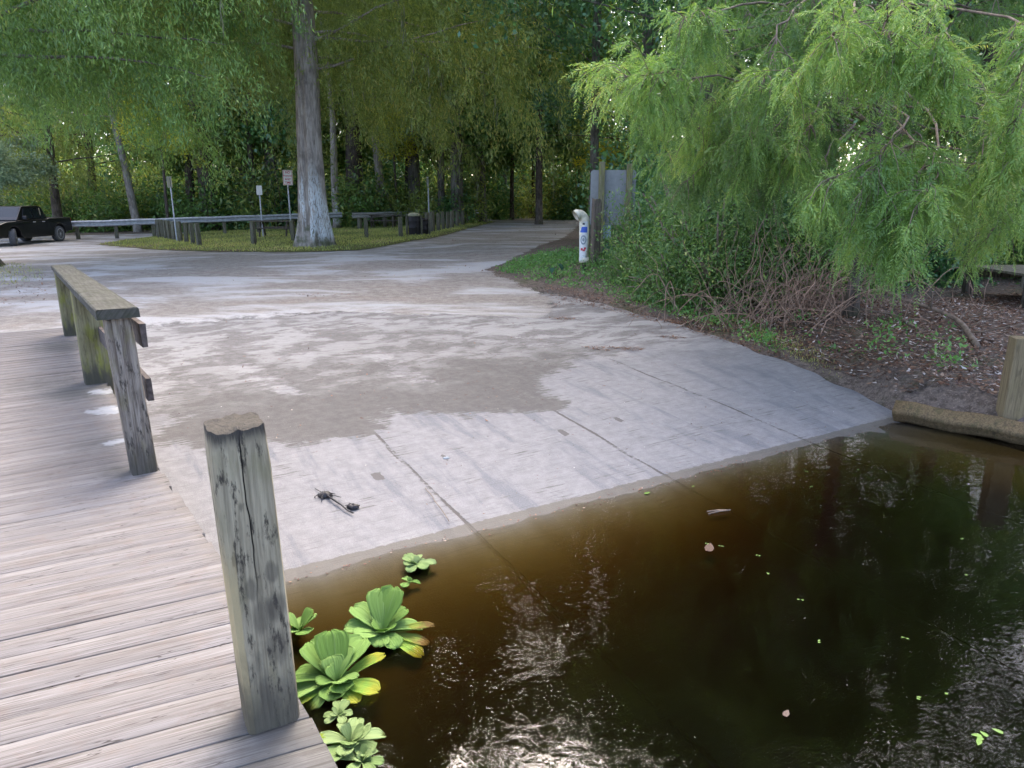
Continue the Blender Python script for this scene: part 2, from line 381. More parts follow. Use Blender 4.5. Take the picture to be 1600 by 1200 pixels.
# the road and car park: crushed shell over old asphalt, worn off raggedly at its edge
def sheet(name, poly, pad, step, lift, mat, keep=None):
    pl = np.array(poly); lo = pl.min(0) - pad; hi = pl.max(0) + pad
    X, Y, Fq = grid(np.arange(lo[0], hi[0], step), np.arange(lo[1], hi[1], step)); d = sdf(poly, X, Y)
    ok = (d[Fq] > -pad).all(1); Fq = Fq[ok]; use = np.unique(Fq); mp = -np.ones(len(X), int); mp[use] = np.arange(len(use))
    X, Y, d = X[use], Y[use], d[use]
    o = np_mesh(name, np.stack([X, Y, zt(X, Y) + lift], 1), mp[Fq], mat, attrs={'edge': d}, smooth=True); o['kind'] = 'structure'; return o
def ragged(m, sh, amp=.5, sc=1.4):
    p = m.pos(); e = m.attr('edge'); nn = m.math('MULTIPLY', m.math('SUBTRACT', m.math('ADD', m.math('MULTIPLY', m.noise(p, sc, 5, .7), .7), m.math('MULTIPLY', m.noise(p, 22, 2), .3)), .5), amp * 2)
    k = m.math('GREATER_THAN', m.math('ADD', e, nn), 0.0)
    tr = m.n('BsdfTransparent'); mx = m.n('MixShader'); m.l(k, mx.inputs[0]); m.l(tr.outputs[0], mx.inputs[1]); m.l(sh, mx.inputs[2]); return mx.outputs[0]
m = NM('shell_road'); p = m.pos()
ps = m.mapv(p, (.35, .9, 1), rot=(0, 0, -.25)); n1 = m.noise(ps, .8, 6, .65, .4); n2 = m.noise(p, 6, 6, .7); n3 = m.noise(p, 60, 3, .7); n4 = m.noise(ps, 1.7, 5, .7, .3)
c = m.mix(m.ss(n2, .35, .65), (0.196, 0.170, 0.144), (0.288, 0.256, 0.220))
c = m.mix(m.math('MULTIPLY', m.ss(n1, .46, .6), .75), c, (.45, .44, .425)); _u = m.mix(.5, c, (0.424, 0.388, 0.328))
c = m.mix(m.math('MULTIPLY', m.ss(n4, .55, .68), .35), c, (0.218, 0.151, 0.109))
c = m.mix(m.math('MULTIPLY', m.ss(n3, .56, .66), .6), c, (0.484, 0.445, 0.376))
c = m.mix(m.math('MULTIPLY', m.ss(n3, .44, .34), .5), c, (0.206, 0.167, 0.130))
sheet('road', ROAD, .9, .2, .012, m.done(ragged(m, m.pbsdf(c, .95, m.bump(m.math('ADD', n2, n3), .5, .02), .15), .55, 1.1)))
m = NM('lawn'); p = m.pos(); n1 = m.noise(p, .7, 5, .65); n2 = m.noise(p, 9, 5, .7); n3 = m.noise(p, 50, 3)
c = m.mix(m.ss(n2, .3, .7), (0.094, 0.105, 0.031), (0.150, 0.155, 0.049)); c = m.mix(m.math('MULTIPLY', m.ss(n1, .45, .62), .8), c, (0.166, 0.120, 0.076))
c = m.mix(m.math('MULTIPLY', m.ss(n3, .5, .65), .4), c, (.06, .065, .025))
sheet('grass_island', ISLE, .8, .2, .03, m.done(ragged(m, m.pbsdf(c, .95, m.bump(n3, .6, .03), .1), .6, 1.5)))

# concrete ramp: c along the water, s uphill
JC = [(G(x, y, ZW) - W0).dot(AX) for x, y in ((745, 835), (1035, 742), (1262, 690))]
cc = np.arange(-.5, CMAX + .035, .035); cc[-1] = CMAX
ssx = np.arange(-9, 8.6, .05)
C, Sx, Fq = grid(cc, ssx)
RX = W0.x + C * ax - Sx * ay; RY = W0.y + C * ay + Sx * ax
wob = .05 * np.sin(3.1 * Sx) * np.sin(1.3 * Sx + 1) + .03 * np.sin(9 * Sx)
EM = cmax(Sx); Cw = np.where(C > CMAX - 1.5, CMAX - 1.5 + (C - CMAX + 1.5) / 1.5 * (EM - CMAX + 1.5), C); Cw = Cw + np.where(C > CMAX - .3, wob * (C - CMAX + .3) / .3 * sm(Sx / 1.), 0)
RX = W0.x + Cw * ax - Sx * ay; RY = W0.y + Cw * ay + Sx * ax
SILT = [T(x, y) for x, y in ((250, 690), (330, 707), (460, 697), (585, 682), (655, 650), (745, 652), (845, 656), (872, 640), (855, 606), (905, 560), (960, 545), (850, 540), (760, 530), (640, 505), (540, 520), (420, 545), (300, 560), (240, 610))]
PALE = [[T(x, y) for x, y in q] for q in (((570, 555), (605, 548), (625, 570), (680, 600), (640, 598), (610, 590), (610, 575)), ((330, 560), (380, 565), (430, 590), (470, 620), (440, 620), (390, 600)), ((420, 545), (470, 545), (500, 560), (450, 565)))]
dk = sdf(SILT, RX, RY); pl = np.max([sdf(q, RX, RY) for q in PALE], 0)
jd = np.min([np.abs(C - j - .009 * np.sin(2.3 * Sx + j) - .006 * np.sin(7 * Sx)) for j in JC], 0)
pits = [((590, 745), .09, .05), ((880, 678), .1, .045), ((966, 658), .085, .04), ((695, 717), .08, .03), ((615, 712), .06, .02)]
pd = np.full(C.shape, -1.)
for (x, y), a, b in pits:
    q = G(x, y, zramp(1.4)); pc, ps_ = cs(q.x, q.y); pd = np.maximum(pd, 1 - np.maximum(np.abs(C - pc) / b, np.abs(Sx - ps_) / a))
m = NM('ramp_concrete'); uv = m.uv(); sep = m.n('SeparateXYZ'); m.l(uv, sep.inputs[0]); Cn, Sn = sep.outputs[0], sep.outputs[1]
br = m.noise(m.mapv(uv, (2.2, 38, 1)), 1.0, 4, .7, .15); n1 = m.noise(uv, 1.3, 6, .65); n2 = m.noise(uv, 9, 6, .7); n3 = m.noise(uv, 70, 3, .7); st = m.noise(m.mapv(uv, (3.2, .55, 1)), 1.2, 5, .65, .3); n5 = m.noise(uv, 160, 2, .6); br2 = m.noise(m.mapv(uv, (3., 75, 1)), 1.0, 3, .6, .1)
up = m.noise(m.mapv(uv, (.9, 1.6, 1)), 1.5, 6, .7, .4)
c = m.mix(m.ss(n2, .3, .7), (0.188, 0.179, 0.175), (0.248, 0.238, 0.232))
c = m.mix(m.math('MULTIPLY', m.ss(st, .5, .64), .75), c, (0.135, 0.136, 0.146))
c = m.mix(m.math('MULTIPLY', m.ss(n1, .5, .66), .35), c, (0.270, 0.257, 0.243))
c = m.mix(m.math('MULTIPLY', m.ss(n3, .58, .68), .5), c, (0.314, 0.301, 0.281))
# upper part: dirty, patchy shell and asphalt
uk = m.ss(m.math('ADD', Sn, m.math('MULTIPLY', m.math('SUBTRACT', n1, .5), 4.)), 2.6, 4.2)
cu = m.mix(m.ss(n2, .35, .65), (0.135, 0.122, 0.110), (0.188, 0.174, 0.164)); cu = m.mix(m.math('MULTIPLY', m.ss(up, .45, .55), .9), cu, (0.315, 0.301, 0.281)); _u = m.mix(.5, cu, (0.251, 0.239, 0.224))
cu = m.mix(m.math('MULTIPLY', m.ss(br, .52, .66), .5), cu, (0.094, 0.076, 0.061)); cu = m.mix(m.math('MULTIPLY', m.ss(n3, .56, .66), .5), cu, (0.290, 0.270, 0.243))
c = m.mix(uk, c, cu)
# broom grooves holding grit
gk = m.math('MULTIPLY', m.ss(br, .54, .62), m.ss(m.noise(uv, 2.1, 3), .5, .62)); c = m.mix(m.math('MULTIPLY', gk, .85), c, (0.100, 0.092, 0.082))
c = m.mix(m.math('MULTIPLY', m.ss(n5, .54, .7), .55), c, (0.332, 0.327, 0.316)); c = m.mix(m.math('MULTIPLY', m.ss(n5, .46, .3), .55), c, (0.103, 0.099, 0.095)); c = m.mix(m.math('MULTIPLY', m.ss(br2, .53, .68), .4), c, (0.110, 0.108, 0.103))
# silt washed over the slab
dn = m.math('ADD', m.math('MULTIPLY', m.attr('silt'), .75), m.math('ADD', m.math('MULTIPLY', m.math('SUBTRACT', br, .5), m.math('ADD', .4, m.math('MULTIPLY', m.ss(Sn, 2.0, 4.5), 1.6))), m.math('MULTIPLY', m.math('SUBTRACT', n1, .5), 1.3)))
bare = m.math('ADD', m.attr('pale'), m.math('ADD', m.math('MULTIPLY', m.math('SUBTRACT', n2, .5), .5), m.math('MULTIPLY', m.math('SUBTRACT', br, .5), .5)))
sk = m.math('MULTIPLY', m.ss(dn, -.05, .07), m.ss(bare, .06, -.06)); sk = m.math('MULTIPLY', sk, m.math('SUBTRACT', 1., m.math('MULTIPLY', m.ss(m.math('ADD', Sn, m.math('MULTIPLY', m.math('SUBTRACT', n1, .5), 5.)), 3., 5.2), .8)))
sk = m.math('MULTIPLY', sk, m.ss(m.math('ADD', m.math('MULTIPLY', up, .8), m.math('MULTIPLY', br, .35)), .78, .66))
siltc = m.mix(m.ss(n2, .3, .7), (0.081, 0.073, 0.064), (0.112, 0.102, 0.090)); _unused = m.mix(.5, (0.100, 0.083, 0.065), (0.130, 0.111, 0.087)); siltc = m.mix(m.math('MULTIPLY', m.ss(n5, .55, .7), .6), siltc, (0.198, 0.185, 0.166)); siltc = m.mix(m.math('MULTIPLY', m.ss(n3, .46, .3), .75), siltc, (0.073, 0.057, 0.041))
c = m.mix(m.math('MULTIPLY', sk, .86), c, siltc)
# joints, pits and the wet edge
jn = m.math('ADD', m.attr('joint'), m.math('MULTIPLY', m.math('SUBTRACT', m.noise(uv, 16, 4, .7), .5), .035))
jk = m.math('MULTIPLY', m.ss(jn, .022, .011), m.math('SUBTRACT', 1.0, m.math('MULTIPLY', sk, 1.)))
jk = m.math('MULTIPLY', jk, m.ss(m.math('ADD', Sn, n1), 4.2, 3.4)); c = m.mix(m.math('MULTIPLY', jk, .85), c, (.08, .07, .06))
pk = m.ss(m.math('ADD', m.attr('pit'), m.math('MULTIPLY', m.math('SUBTRACT', m.noise(uv, 25, 3), .5), .7)), .1, .25); c = m.mix(m.math('MULTIPLY', pk, .85), c, (.1, .09, .08))
wn = m.math('ADD', Sn, m.math('MULTIPLY', m.math('SUBTRACT', m.noise(m.mapv(uv, (9, 2, 1)), 1.5, 5, .7), .5), .08))
wet = m.ss(wn, .135, .12); c = m.mix(m.math('MULTIPLY', wet, .8), c, (.1, .088, .07))
alg = m.ss(m.math('ADD', Sn, m.math('MULTIPLY', m.math('SUBTRACT', n1, .5), .5)), .0, -.9); c = m.mix(m.math('MULTIPLY', alg, .75), c, (.15, .13, .05))
h = m.math('ADD', m.math('MULTIPLY', br, .8), m.math('ADD', n3, m.math('MULTIPLY', jk, -2.5)))
b = m.pbsdf(c, m.math('SUBTRACT', .92, m.math('MULTIPLY', wet, .25)), m.bump(h, .45, .008), .25)
tp = m.math('ADD', Sn, m.math('ADD', m.math('MULTIPLY', m.math('SUBTRACT', n1, .5), 2.2), m.math('MULTIPLY', m.math('SUBTRACT', n2, .5), .8)))
tr = m.n('BsdfTransparent'); mx = m.n('MixShader'); m.l(m.ss(tp, 8.1, 7.6), mx.inputs[0]); m.l(tr.outputs[0], mx.inputs[1]); m.l(b, mx.inputs[2]); b = mx.outputs[0]
ZR = zramp(Sx) + .75 * .062 * np.clip(-Sx, 0, 2.2) * sm((C - CMAX + 2.0) / 1.3) * sm((Sx + 4.5) / 2.)
o = np_mesh('boat_ramp', np.stack([RX, RY, ZR + .022 * sm(Sx / 1.5) + .0009 * (np.sin(11 * C + 2 * np.sin(3.1 * C)) + np.sin(29 * C) * .6 + np.sin(4.3 * C) * 1.2)], 1), Fq, m.done(b), attrs={'silt': dk, 'pale': pl, 'joint': jd, 'pit': pd}, uv=np.stack([C, Sx], 1), smooth=True); o['kind'] = 'structure'
o.data.flip_normals() if o.data.polygons[0].normal.z < 0 else None

# tannin-brown water, a closed body
m = NM('tannin_water'); p = m.pos()
wv = m.math('ADD', m.math('MULTIPLY', m.noise(m.mapv(p, (1, 1.6, 1)), 5.5, 2, .5, .5), 1.0), m.math('MULTIPLY', m.noise(p, 17, 2, .5, .4), .22))
nb = m.bump(wv, .42, .0042)
gl = m.n('BsdfGlossy'); gl.inputs['Roughness'].default_value = 0.0; m.l(nb, gl.inputs['Normal'])
tr = m.n('BsdfTransparent'); df = m.n('BsdfDiffuse'); df.inputs[0].default_value = (.07, .05, .025, 1)
fr = m.n('Fresnel'); fr.inputs['IOR'].default_value = 1.42; m.l(nb, fr.inputs['Normal'])
m1 = m.n('MixShader'); m1.inputs[0].default_value = .016; m.l(tr.outputs[0], m1.inputs[1]); m.l(df.outputs[0], m1.inputs[2])
m2 = m.n('MixShader'); m.l(fr.outputs[0], m2.inputs[0]); m.l(m1.outputs[0], m2.inputs[1]); m.l(gl.outputs[0], m2.inputs[2])
va = m.n('VolumeAbsorption'); va.inputs['Color'].default_value = (.60, .48, .16, 1); va.inputs['Density'].default_value = 36.0
m.l(va.outputs[0], m.out.inputs['Volume']); mw = m.done(m2.outputs[0])
wb = MB(); wb.box((0, -20, ZW - 2.5), (120, 62, 5)); o = wb.build('water', mw); o['kind'] = 'structure'

# ------------------------------------------------------------------ the dock and its posts
E0 = G(530, 1195, 0); E1 = G(255, 742, -.06); DD = Vector((E1.x - E0.x, E1.y - E0.y, 0)).normalized(); DR = Vector((DD.y, -DD.x, 0))
def zd(t): return -min(.03 * max(0, t - 1.2), .16)
def edge(t): return Vector((E0.x, E0.y, 0)) + DD * t + Vector((0, 0, zd(t)))
def Dk(px, py):                                       # where a pixel's ray meets the deck
    z = 0.
    for _ in range(8):
        p = G(px, py, z); z = zd((p - Vector((E0.x, E0.y, 0))).dot(DD))
    p.z = z; return p
def ang(t): return math.radians(23 + 12.5 * min(max(t / 4.5, -.2), 1))
m = NM('deck_boards'); uv = m.uv(); tn = m.attr('tint')
g1 = m.noise(m.mapv(uv, (1.1, 26, 1)), 1.0, 7, .65, .5); g2 = m.noise(m.mapv(uv, (2.2, 90, 1)), 1.0, 4, .7, .2); g4 = m.noise(m.mapv(uv, (2.6, 230, 1)), 1.0, 3, .6, .1); g5 = m.noise(m.mapv(uv, (1.4, 34, 1)), 1.0, 2, .5, .6); b1 = m.noise(m.pos(), 1.6, 5, .65); b2 = m.noise(m.pos(), 7, 5, .7); b3 = m.noise(m.mapv(uv, (.5, 9, 1)), 1.3, 4, .6)
c = m.mix(tn, (0.148, 0.134, 0.125), (0.180, 0.165, 0.153))
c = m.mix(m.math('MULTIPLY', m.ss(b3, .46, .64), .6), c, (0.228, 0.213, 0.202))
c = m.mix(m.math('MULTIPLY', m.ss(b2, .5, .68), .4), c, (0.173, 0.131, 0.107))
c = m.mix(m.math('MULTIPLY', m.ss(g1, .5, .63), .55), c, (0.114, 0.095, 0.083))
c = m.mix(m.math('MULTIPLY', m.ss(g2, .56, .66), .65), c, (0.058, 0.047, 0.037))
c = m.mix(m.math('MULTIPLY', m.ss(g4, .53, .64), .6), c, (0.091, 0.075, 0.063)); c = m.mix(m.math('MULTIPLY', m.ss(g4, .46, .36), .4), c, (0.329, 0.312, 0.293)); c = m.mix(m.math('MULTIPLY', m.ss(m.math('ABSOLUTE', m.math('SUBTRACT', g5, .56)), .008, .003), .8), c, (0.041, 0.033, 0.027)); c = m.mix(m.math('MULTIPLY', m.ss(g2, .42, .34), .35), c, (0.262, 0.251, 0.239))
c = m.mix(m.math('MULTIPLY', m.ss(m.math('ADD', m.attr('stain'), m.math('MULTIPLY', m.math('SUBTRACT', b2, .5), .9)), .25, .9), .62), c, (0.068, 0.068, 0.059))
c = m.mix(m.math('MULTIPLY', m.ss(m.math('ADD', m.attr('bleach'), m.math('MULTIPLY', m.math('SUBTRACT', b2, .5), 1.6)), .45, .75), .75), c, (0.346, 0.355, 0.359))
mdeck = m.done(m.pbsdf(c, .88, m.bump(m.math('ADD', g1, g2), .35, .004), .2))
dock = thing('wooden_dock', 'weathered grey plank dock along the left side of the ramp', 'dock', (E0.x, E0.y, 0))
O = Vector((E0.x, E0.y, 0)); rd = random.Random(3)
V, Fc, UV, TI = [], [], [], []
t = -2.6
def addq(pts, uvs, ti):
    b = len(V); V.extend([p - O for p in pts]); UV.extend(uvs); TI.extend([ti] * len(pts)); return b
NS = 24
while t < 10.4:
    wd = .142 * rd.uniform(.94, 1.06); gap = rd.choice((.0015, .002, .003, .006)); ti = rd.random(); off = rd.uniform(0, 40); ov = rd.uniform(-.012, .022); dz = rd.uniform(-.002, .002); thick = .042
    L = 5.5; rows = []
    for k in range(NS + 1):
        q = -ov + (L + ov) * (k / NS) ** 1.3; row = []
        for j, (tt, zz) in enumerate(((t, -.002), (t + .003, 0), (t + wd - gap - .003, 0), (t + wd - gap, -.002), (t + wd - gap, -thick), (t, -thick))):
            a = ang(tt); e = edge(tt); p = e + Vector((-math.cos(a), -math.sin(a), 0)) * q; p.z = zd(t) + zz + dz + .0015 * math.sin(q * 2 + off)
            if k == 0: p += DR * .006 * math.sin(37 * tt + off)
            row.append((p, (q + off, (tt - t) + off * .37)))
        rows.append(row)
    base = None
    for row in rows:
        b = addq([r[0] for r in row], [r[1] for r in row], ti); base = b if base is None else base
    for k in range(NS):
        for j in range(6):
            a0 = base + k * 6 + j; a1 = base + k * 6 + (j + 1) % 6; Fc.append((a0, a1, a1 + 6, a0 + 6))
    Fc.append((base, base + 5, base + 4, base + 1)); Fc.append((base + 1, base + 4, base + 3, base + 2))
    t += wd
V = np.array([tuple(p) for p in V]); W = V + np.array(tuple(O)); tt_ = (W[:, 0] - E0.x) * DD.x + (W[:, 1] - E0.y) * DD.y; qq = -((W[:, 0] - E0.x) * DR.x + (W[:, 1] - E0.y) * DR.y)
stain = np.zeros(len(V)); bleach = np.zeros(len(V))
for (x, y), r, k in (((140, 610), .5, 1.1), ((110, 540), .5, 1.), ((200, 735), .26, .8), ((430, 1150), .3, .9), ((60, 600), .6, .6), ((500, 1180), .35, .8), ((165, 690), .35, .7), ((235, 1040), .12, .5)):
    p = Dk(x, y); stain = np.maximum(stain, k * np.exp(-((W[:, 0] - p.x) ** 2 + (W[:, 1] - p.y) ** 2) / r ** 2))
for (x, y), r, k in (((172, 640), .22, 1.), ((182, 690), .14, .9), ((160, 612), .2, .9), ((30, 492), .5, .9), ((255, 1178), .025, 1.3), ((450, 1165), .1, .45)):
    p = Dk(x, y); bleach = np.maximum(bleach, k * np.exp(-((W[:, 0] - p.x) ** 2 + (W[:, 1] - p.y) ** 2) / r ** 2))
np_mesh('deck_boards', V, Fc, mdeck, dock, {'tint': TI, 'stain': stain, 'bleach': bleach}, UV)
b = MB()
for off in (.05, 2.6):
    for k in range(12):
        b = MB()
        p0 = edge(-2.5 + k * 1.05) - DR * off; p1 = edge(-2.5 + k * 1.05 + 1.05) - DR * off; d = p1 - p0; mid = (p0 + p1) / 2 - Vector((0, 0, .155))
        R = Matrix((d.normalized(), -DR, Vector((0, 0, 1)))).transposed(); b.box(mid - O, (d.length, .05, .2), R); b.build('beam', M['dark_wood'], dock)
for tt in (-2.2, .45, 3.2):
    b = MB(); p = edge(tt) - DR * .16 - O; b.tube([p + Vector((0, 0, -1.9)), p + Vector((0, 0, -.27))], .09, 10); b.build('support_post', M['dark_wood'], dock, True)

def square_post(mat, parent, name, base, h, wd, rz, chip=0.0, seed=1, lean=(0, 0), sunk=.6, dome=0.0):
    """weathered square timber with rounded arrises, a check (split) and a ragged top"""
    r = random.Random(seed); n = 40; rings = 26; b = MB(); vs = []; uvs = []
    def prof(a):
        c, s_ = math.cos(a), math.sin(a); k = (abs(c) ** 9 + abs(s_) ** 9) ** (-1 / 9); return k * wd / 2
    for i in range(rings):
        f = i / (rings - 1); z = -sunk + (h + sunk) * f
        for k in range(n):
            a = 2 * PI * k / n; q = prof(a) * (1 + .012 * math.sin(7 * a + z * 5 + seed) + .01 * math.sin(19 * a + seed * 3))
            if abs(((a - 1.5 * PI + .12 * math.sin(3 * z + seed)) + PI) % (2 * PI) - PI) < .07 and z > h * .25: q *= .93
            zz = z + (chip * (.8 * math.sin(3 * a + seed) + .6 * math.sin(8 * a + 2 * seed) + .5 * math.sin(15 * a) - .5) if i == rings - 1 else 0)
            if i >= rings - 2 and chip: q *= .975 if i == rings - 2 else .94
            vs.append(Vector((q * math.cos(a) + lean[0] * max(z, 0), q * math.sin(a) + lean[1] * max(z, 0), zz)))
    fs = [(i * n + k, i * n + (k + 1) % n, (i + 1) * n + (k + 1) % n, (i + 1) * n + k) for i in range(rings - 1) for k in range(n)]
    for q_, (sc, dz) in enumerate(((.72, .012), (.4, -.012), (.12, .006))):
        b0 = len(vs) - n
        for k in range(n):
            p = vs[(rings - 1) * n + k]; cx, cyy = lean[0] * h, lean[1] * h
            vs.append(Vector((cx + (p.x - cx) * sc, cyy + (p.y - cyy) * sc, h + dome * (1 - sc) + (dz * .5 + (p.z - h) * sc * .6) * (.6 if chip else .2))))
        fs += [(b0 + k, b0 + (k + 1) % n, b0 + n + (k + 1) % n, b0 + n + k) for k in range(n)]
    fs.append(tuple(range(len(vs) - n, len(vs))))
    b.add(vs, fs); o = b.build(name, mat, parent, True); o.location = base; o.rotation_euler = (0, 0, rz)
    if hasattr(o.data, 'set_sharp_from_angle'): o.data.set_sharp_from_angle(angle=math.radians(38))
    return o
ROT = math.atan2(DD.y, DD.x) - PI / 2
pa = G(388, 1152, 0); pb = G(472, 1124, 0); mid = (pa + pb) / 2; ed = (pb - pa).normalized(); nb_ = Vector((-ed.y, ed.x, 0)); wp = (pb - pa).length
mp = square_post(M['post'], None, 'mooring_post', mid + nb_ * wp / 2, 1.04, wp * .99, math.atan2(ed.y, ed.x), .006, 4, (-.02, .004))
tag(mp, 'tall square timber post with split face and ragged rotten top at the dock edge', 'post')
r_ = thing('dock_railing', 'short wooden railing with mossy flat cap board on grey dock', 'railing', Dk(225, 742))
rb = []
for (x, y), sd, mt in (((226, 737), 11, 'railpost'), ((155, 598), 12, 'mosspost'), ((114, 524), 13, 'mosspost')):
    p = Dk(x, y) + DD * (.03 if sd == 11 else .06); rb.append(p)
CT = P(185, 490, rb[0].y).z - .012
zc = [CT - .0 * i for i in range(3)]
far_top = P(110, 418, rb[2].y).z - .04
for i, (p, sd, mt) in enumerate(zip(rb, (11, 12, 13), ('railpost', 'mosspost', 'mosspost'))):
    f = (p - rb[0]).length / (rb[2] - rb[0]).length; top = CT + (far_top - CT) * f; wd = (.155, .25, .2)[i]
    o = square_post(M[mt], r_, 'post', p - r_.location, top - p.z, wd, ROT, .008 if i == 0 else 0, sd, ((-.034, -.012), (0, 0), (0, 0))[i])
    if i == 0: o['label'] = 'dark stained rotten end post'
    else: o['label'] = 'yellow green algae covered post'
m = NM('cap_wood'); uv = m.uv(); g = m.noise(m.mapv(uv, (2, 40, 1)), 1, 6, .65, .3); k = m.noise(m.obj(), 9, 6, .7)
c = m.mix(m.ss(g, .3, .7), (0.053, 0.050, 0.040), (0.102, 0.098, 0.081)); c = m.mix(m.math('MULTIPLY', m.ss(k, .45, .62), .6), c, (0.043, 0.046, 0.024)); c = m.mix(m.math('MULTIPLY', m.ss(k, .4, .3), .5), c, (0.136, 0.130, 0.114))
mcap = m.done(m.pbsdf(c, .9, m.bump(g, .6, .006), .15))
def plank(mat, parent, name, a, c_, wdt, th, up=Vector((0, 0, 1)), seg=14, seed=1, wear=.006):
    r = random.Random(seed); d = (c_ - a); L = d.length; d.normalize(); s_ = up.cross(d).normalized(); u = d.cross(s_); b = MB(); vs = []; uvs = []
    sec = [(-.5, -.5), (-.5, .35), (-.46, .5), (-.25, .5), (0, .5), (.25, .5), (.46, .5), (.5, .35), (.5, -.5)]; n = len(sec)
    for i in range(seg + 1):
        f = i / seg
        for sx, sz in sec:
            j = wear * (r.random() - .5) if abs(sx) > .45 else wear * .3 * (r.random() - .5)
            e = wear * 1.5 * (r.random() - .5) if i in (0, seg) else 0
            vs.append(a + d * (L * f + e) + s_ * (sx * wdt + j) + u * (sz * th + j * .5)); uvs.append((L * f, sx * wdt + sz * .05))
    fs = [(i * n + k, i * n + (k + 1) % n, (i + 1) * n + (k + 1) % n, (i + 1) * n + k) for i in range(seg) for k in range(n)] + [tuple(range(n)), tuple(range(seg * n, seg * n + n))[::-1]]
    b.add(vs, fs, .5, uvs); return b.build(name, mat, parent)
up = Vector((0, 0, .033))
a = rb[0] - DD * .14 - DR * .035; a.z = CT; e = rb[2] + DD * .2; e.z = far_top
plank(mcap, r_, 'cap_board', a + up - r_.location, e + up - r_.location, .235, .062)
for hz, ext in ((-.13, .0), (-.5, -.06)):
    a = rb[0] + DR * .1 - DD * (.06 + ext); a.z = CT + hz; e = rb[2] + DR * .1; e.z = far_top + hz
    plank(M['rust'], r_, 'side_board', a - r_.location, e - r_.location, .035, .15, seed=int(-hz * 50))

# ------------------------------------------------------------------ the far bank: edge timber, piling, walkway
a = T(1398, 632); a = G(1400, 634, ZW + .16); e = G(1572, 664, ZW + .16); d = (e - a).normalized()
b = MB(); n = 12; pts = [a + (e + d * 1.2 - a) * (i / n) + Vector((0, 0, -.03 + .012 * math.sin(i * 1.7))) for i in range(n + 1)]
sd = Vector((d.y, -d.x, 0))
R_ = Matrix((d, sd, Vector((0, 0, 1)))).transposed()
o = MB()
def rq(a_, L): c, s_ = math.cos(a_), math.sin(a_); return (abs(c) ** 12 + abs(s_) ** 12) ** (-1 / 12) * (1 + .015 * math.sin(5 * a_ + 3 * L) + .02 * math.sin(11 * L))
o.tube([p - sd * -.02 - Vector((0, 0, .02)) for p in pts], [.088] * (n + 1), 24, .5, rq)
ob = o.build('bank_timber', M['timber'], None, True); tag(ob, 'long squared timber edging the muddy bank at the ramp corner', 'timber')
q = G(1567, 684, ZW); q2 = q + Vector((.12, .13, 0)); hp = P(1596, 530, q.y + .05).z - ZW
o = square_post(M['piling'], None, 'piling', Vector((q2.x, q2.y, ZW)), hp, .205, math.radians(-14), .0, 21, sunk=1.6); tag(o, 'pale brown square piling standing in the water beside the bank timber', 'piling')
wk = P(1600, 412, 12.5); wk = thing('raised_walkway', 'shaded wooden walkway on posts behind the hanging branches', 'walkway', (wk.x, wk.y, Z(wk.x, wk.y)))
b = MB()
for k in range(18): b.box((.06 + .15 * k, .8, .58), (.14, 1.7, .04), None, 0, random.random())
b.build('deck', M['bollard'], wk)
for y_ in (-.03, 1.6): b = MB(); b.box((1.4, y_, .46), (2.8, .05, .2)); b.build('beam', M['bollard'], wk)
for x_ in (.1, 1.5):
    for y_ in (-.1, 1.6):
        b = MB(); b.box((x_, y_, .35), (.13, .13, 1.9), None, .01); b.build('post', M['dark_wood'], wk)
b = MB(); b.box((1.4, -.1, 1.26), (2.8, .14, .04)); b.build('handrail', M['dark_wood'], wk)

# ------------------------------------------------------------------ waste-line tube, sign seen from behind, stump post
pp = T(911, 412); pp = Vector((pp.x * .93, pp.y * .93, 0)); pp.z = Z(pp.x, pp.y)
PS = pp.y / F / .97                                       # metres per photograph pixel here
tube = thing('pipe_bin', 'white plastic pipe with hooked top and stickers on a post', 'pipe bin', pp)
hz = P(911, 340, pp.y).z - pp.z; z0 = P(911, 409, pp.y).z - pp.z; pr = 7.2 * PS
b = MB(); b.tube([(.02, 0, z0), (0, 0, hz - .08)], pr, 24); b.lathe([(pr * 1.06, z0 - .015), (pr * 1.06, z0 + .1)], 24, c=(.02, 0, 0)); b.build('tube', M['pvc'], tube, True)
b = MB(); R1 = pr * 1.15; cx = -R1 * 1.0; ang_ = [PI * k / 16 for k in range(0, 17)]
pts = [Vector((-R1 + R1 * math.cos(a_), -.35 * R1 * (1 - math.cos(a_)), hz - .08 + 1.15 * R1 * math.sin(a_))) for a_ in ang_[:12]]
b.tube(pts, [pr * 1.08] * 3 + [pr] * 6 + [pr * 1.14] * 3, 24, cap=False)
b.tube(pts[::-1], [pr * 1.0] * 3 + [pr * .9] * 9, 24, cap=False); b.build('elbow', M['pvc'], tube, True)
b = MB(); b.tube([(.03, .02, -.4), (.025, .02, z0 + .2)], .045, 10); b.build('pipe_post', M['dark_wood'], tube, True)
def patch(name, mat, za, zb, w0, lift=.004, shape='rect', a0=-PI / 2 - .25):
    b = MB(); r = pr + lift; n = 20; vs = []
    if shape == 'rect':
        m_ = 8
        for i in range(2):
            for k in range(m_ + 1):
                a_ = a0 + (k / m_ - .5) * w0; vs.append((.01 + r * math.cos(a_), r * math.sin(a_), (za, zb)[i]))
        b.add(vs, [(k, k + 1, m_ + 2 + k, m_ + 1 + k) for k in range(m_)])
    else:
        zc_ = (za + zb) / 2; h_ = (zb - za) / 2
        ri = .62 if shape == 'ring' else 0.0
        for i in range(2):
            for k in range(n):
                f = 2 * PI * k / n; q = 1 if i == 0 else ri; a_ = a0 + math.cos(f) * w0 / 2 * q; vs.append((.01 + r * math.cos(a_), r * math.sin(a_), zc_ + math.sin(f) * h_ * q))
        b.add(vs, [(k, (k + 1) % n, n + (k + 1) % n, n + k) for k in range(n)])
    o = b.build(name, mat, tube); return o
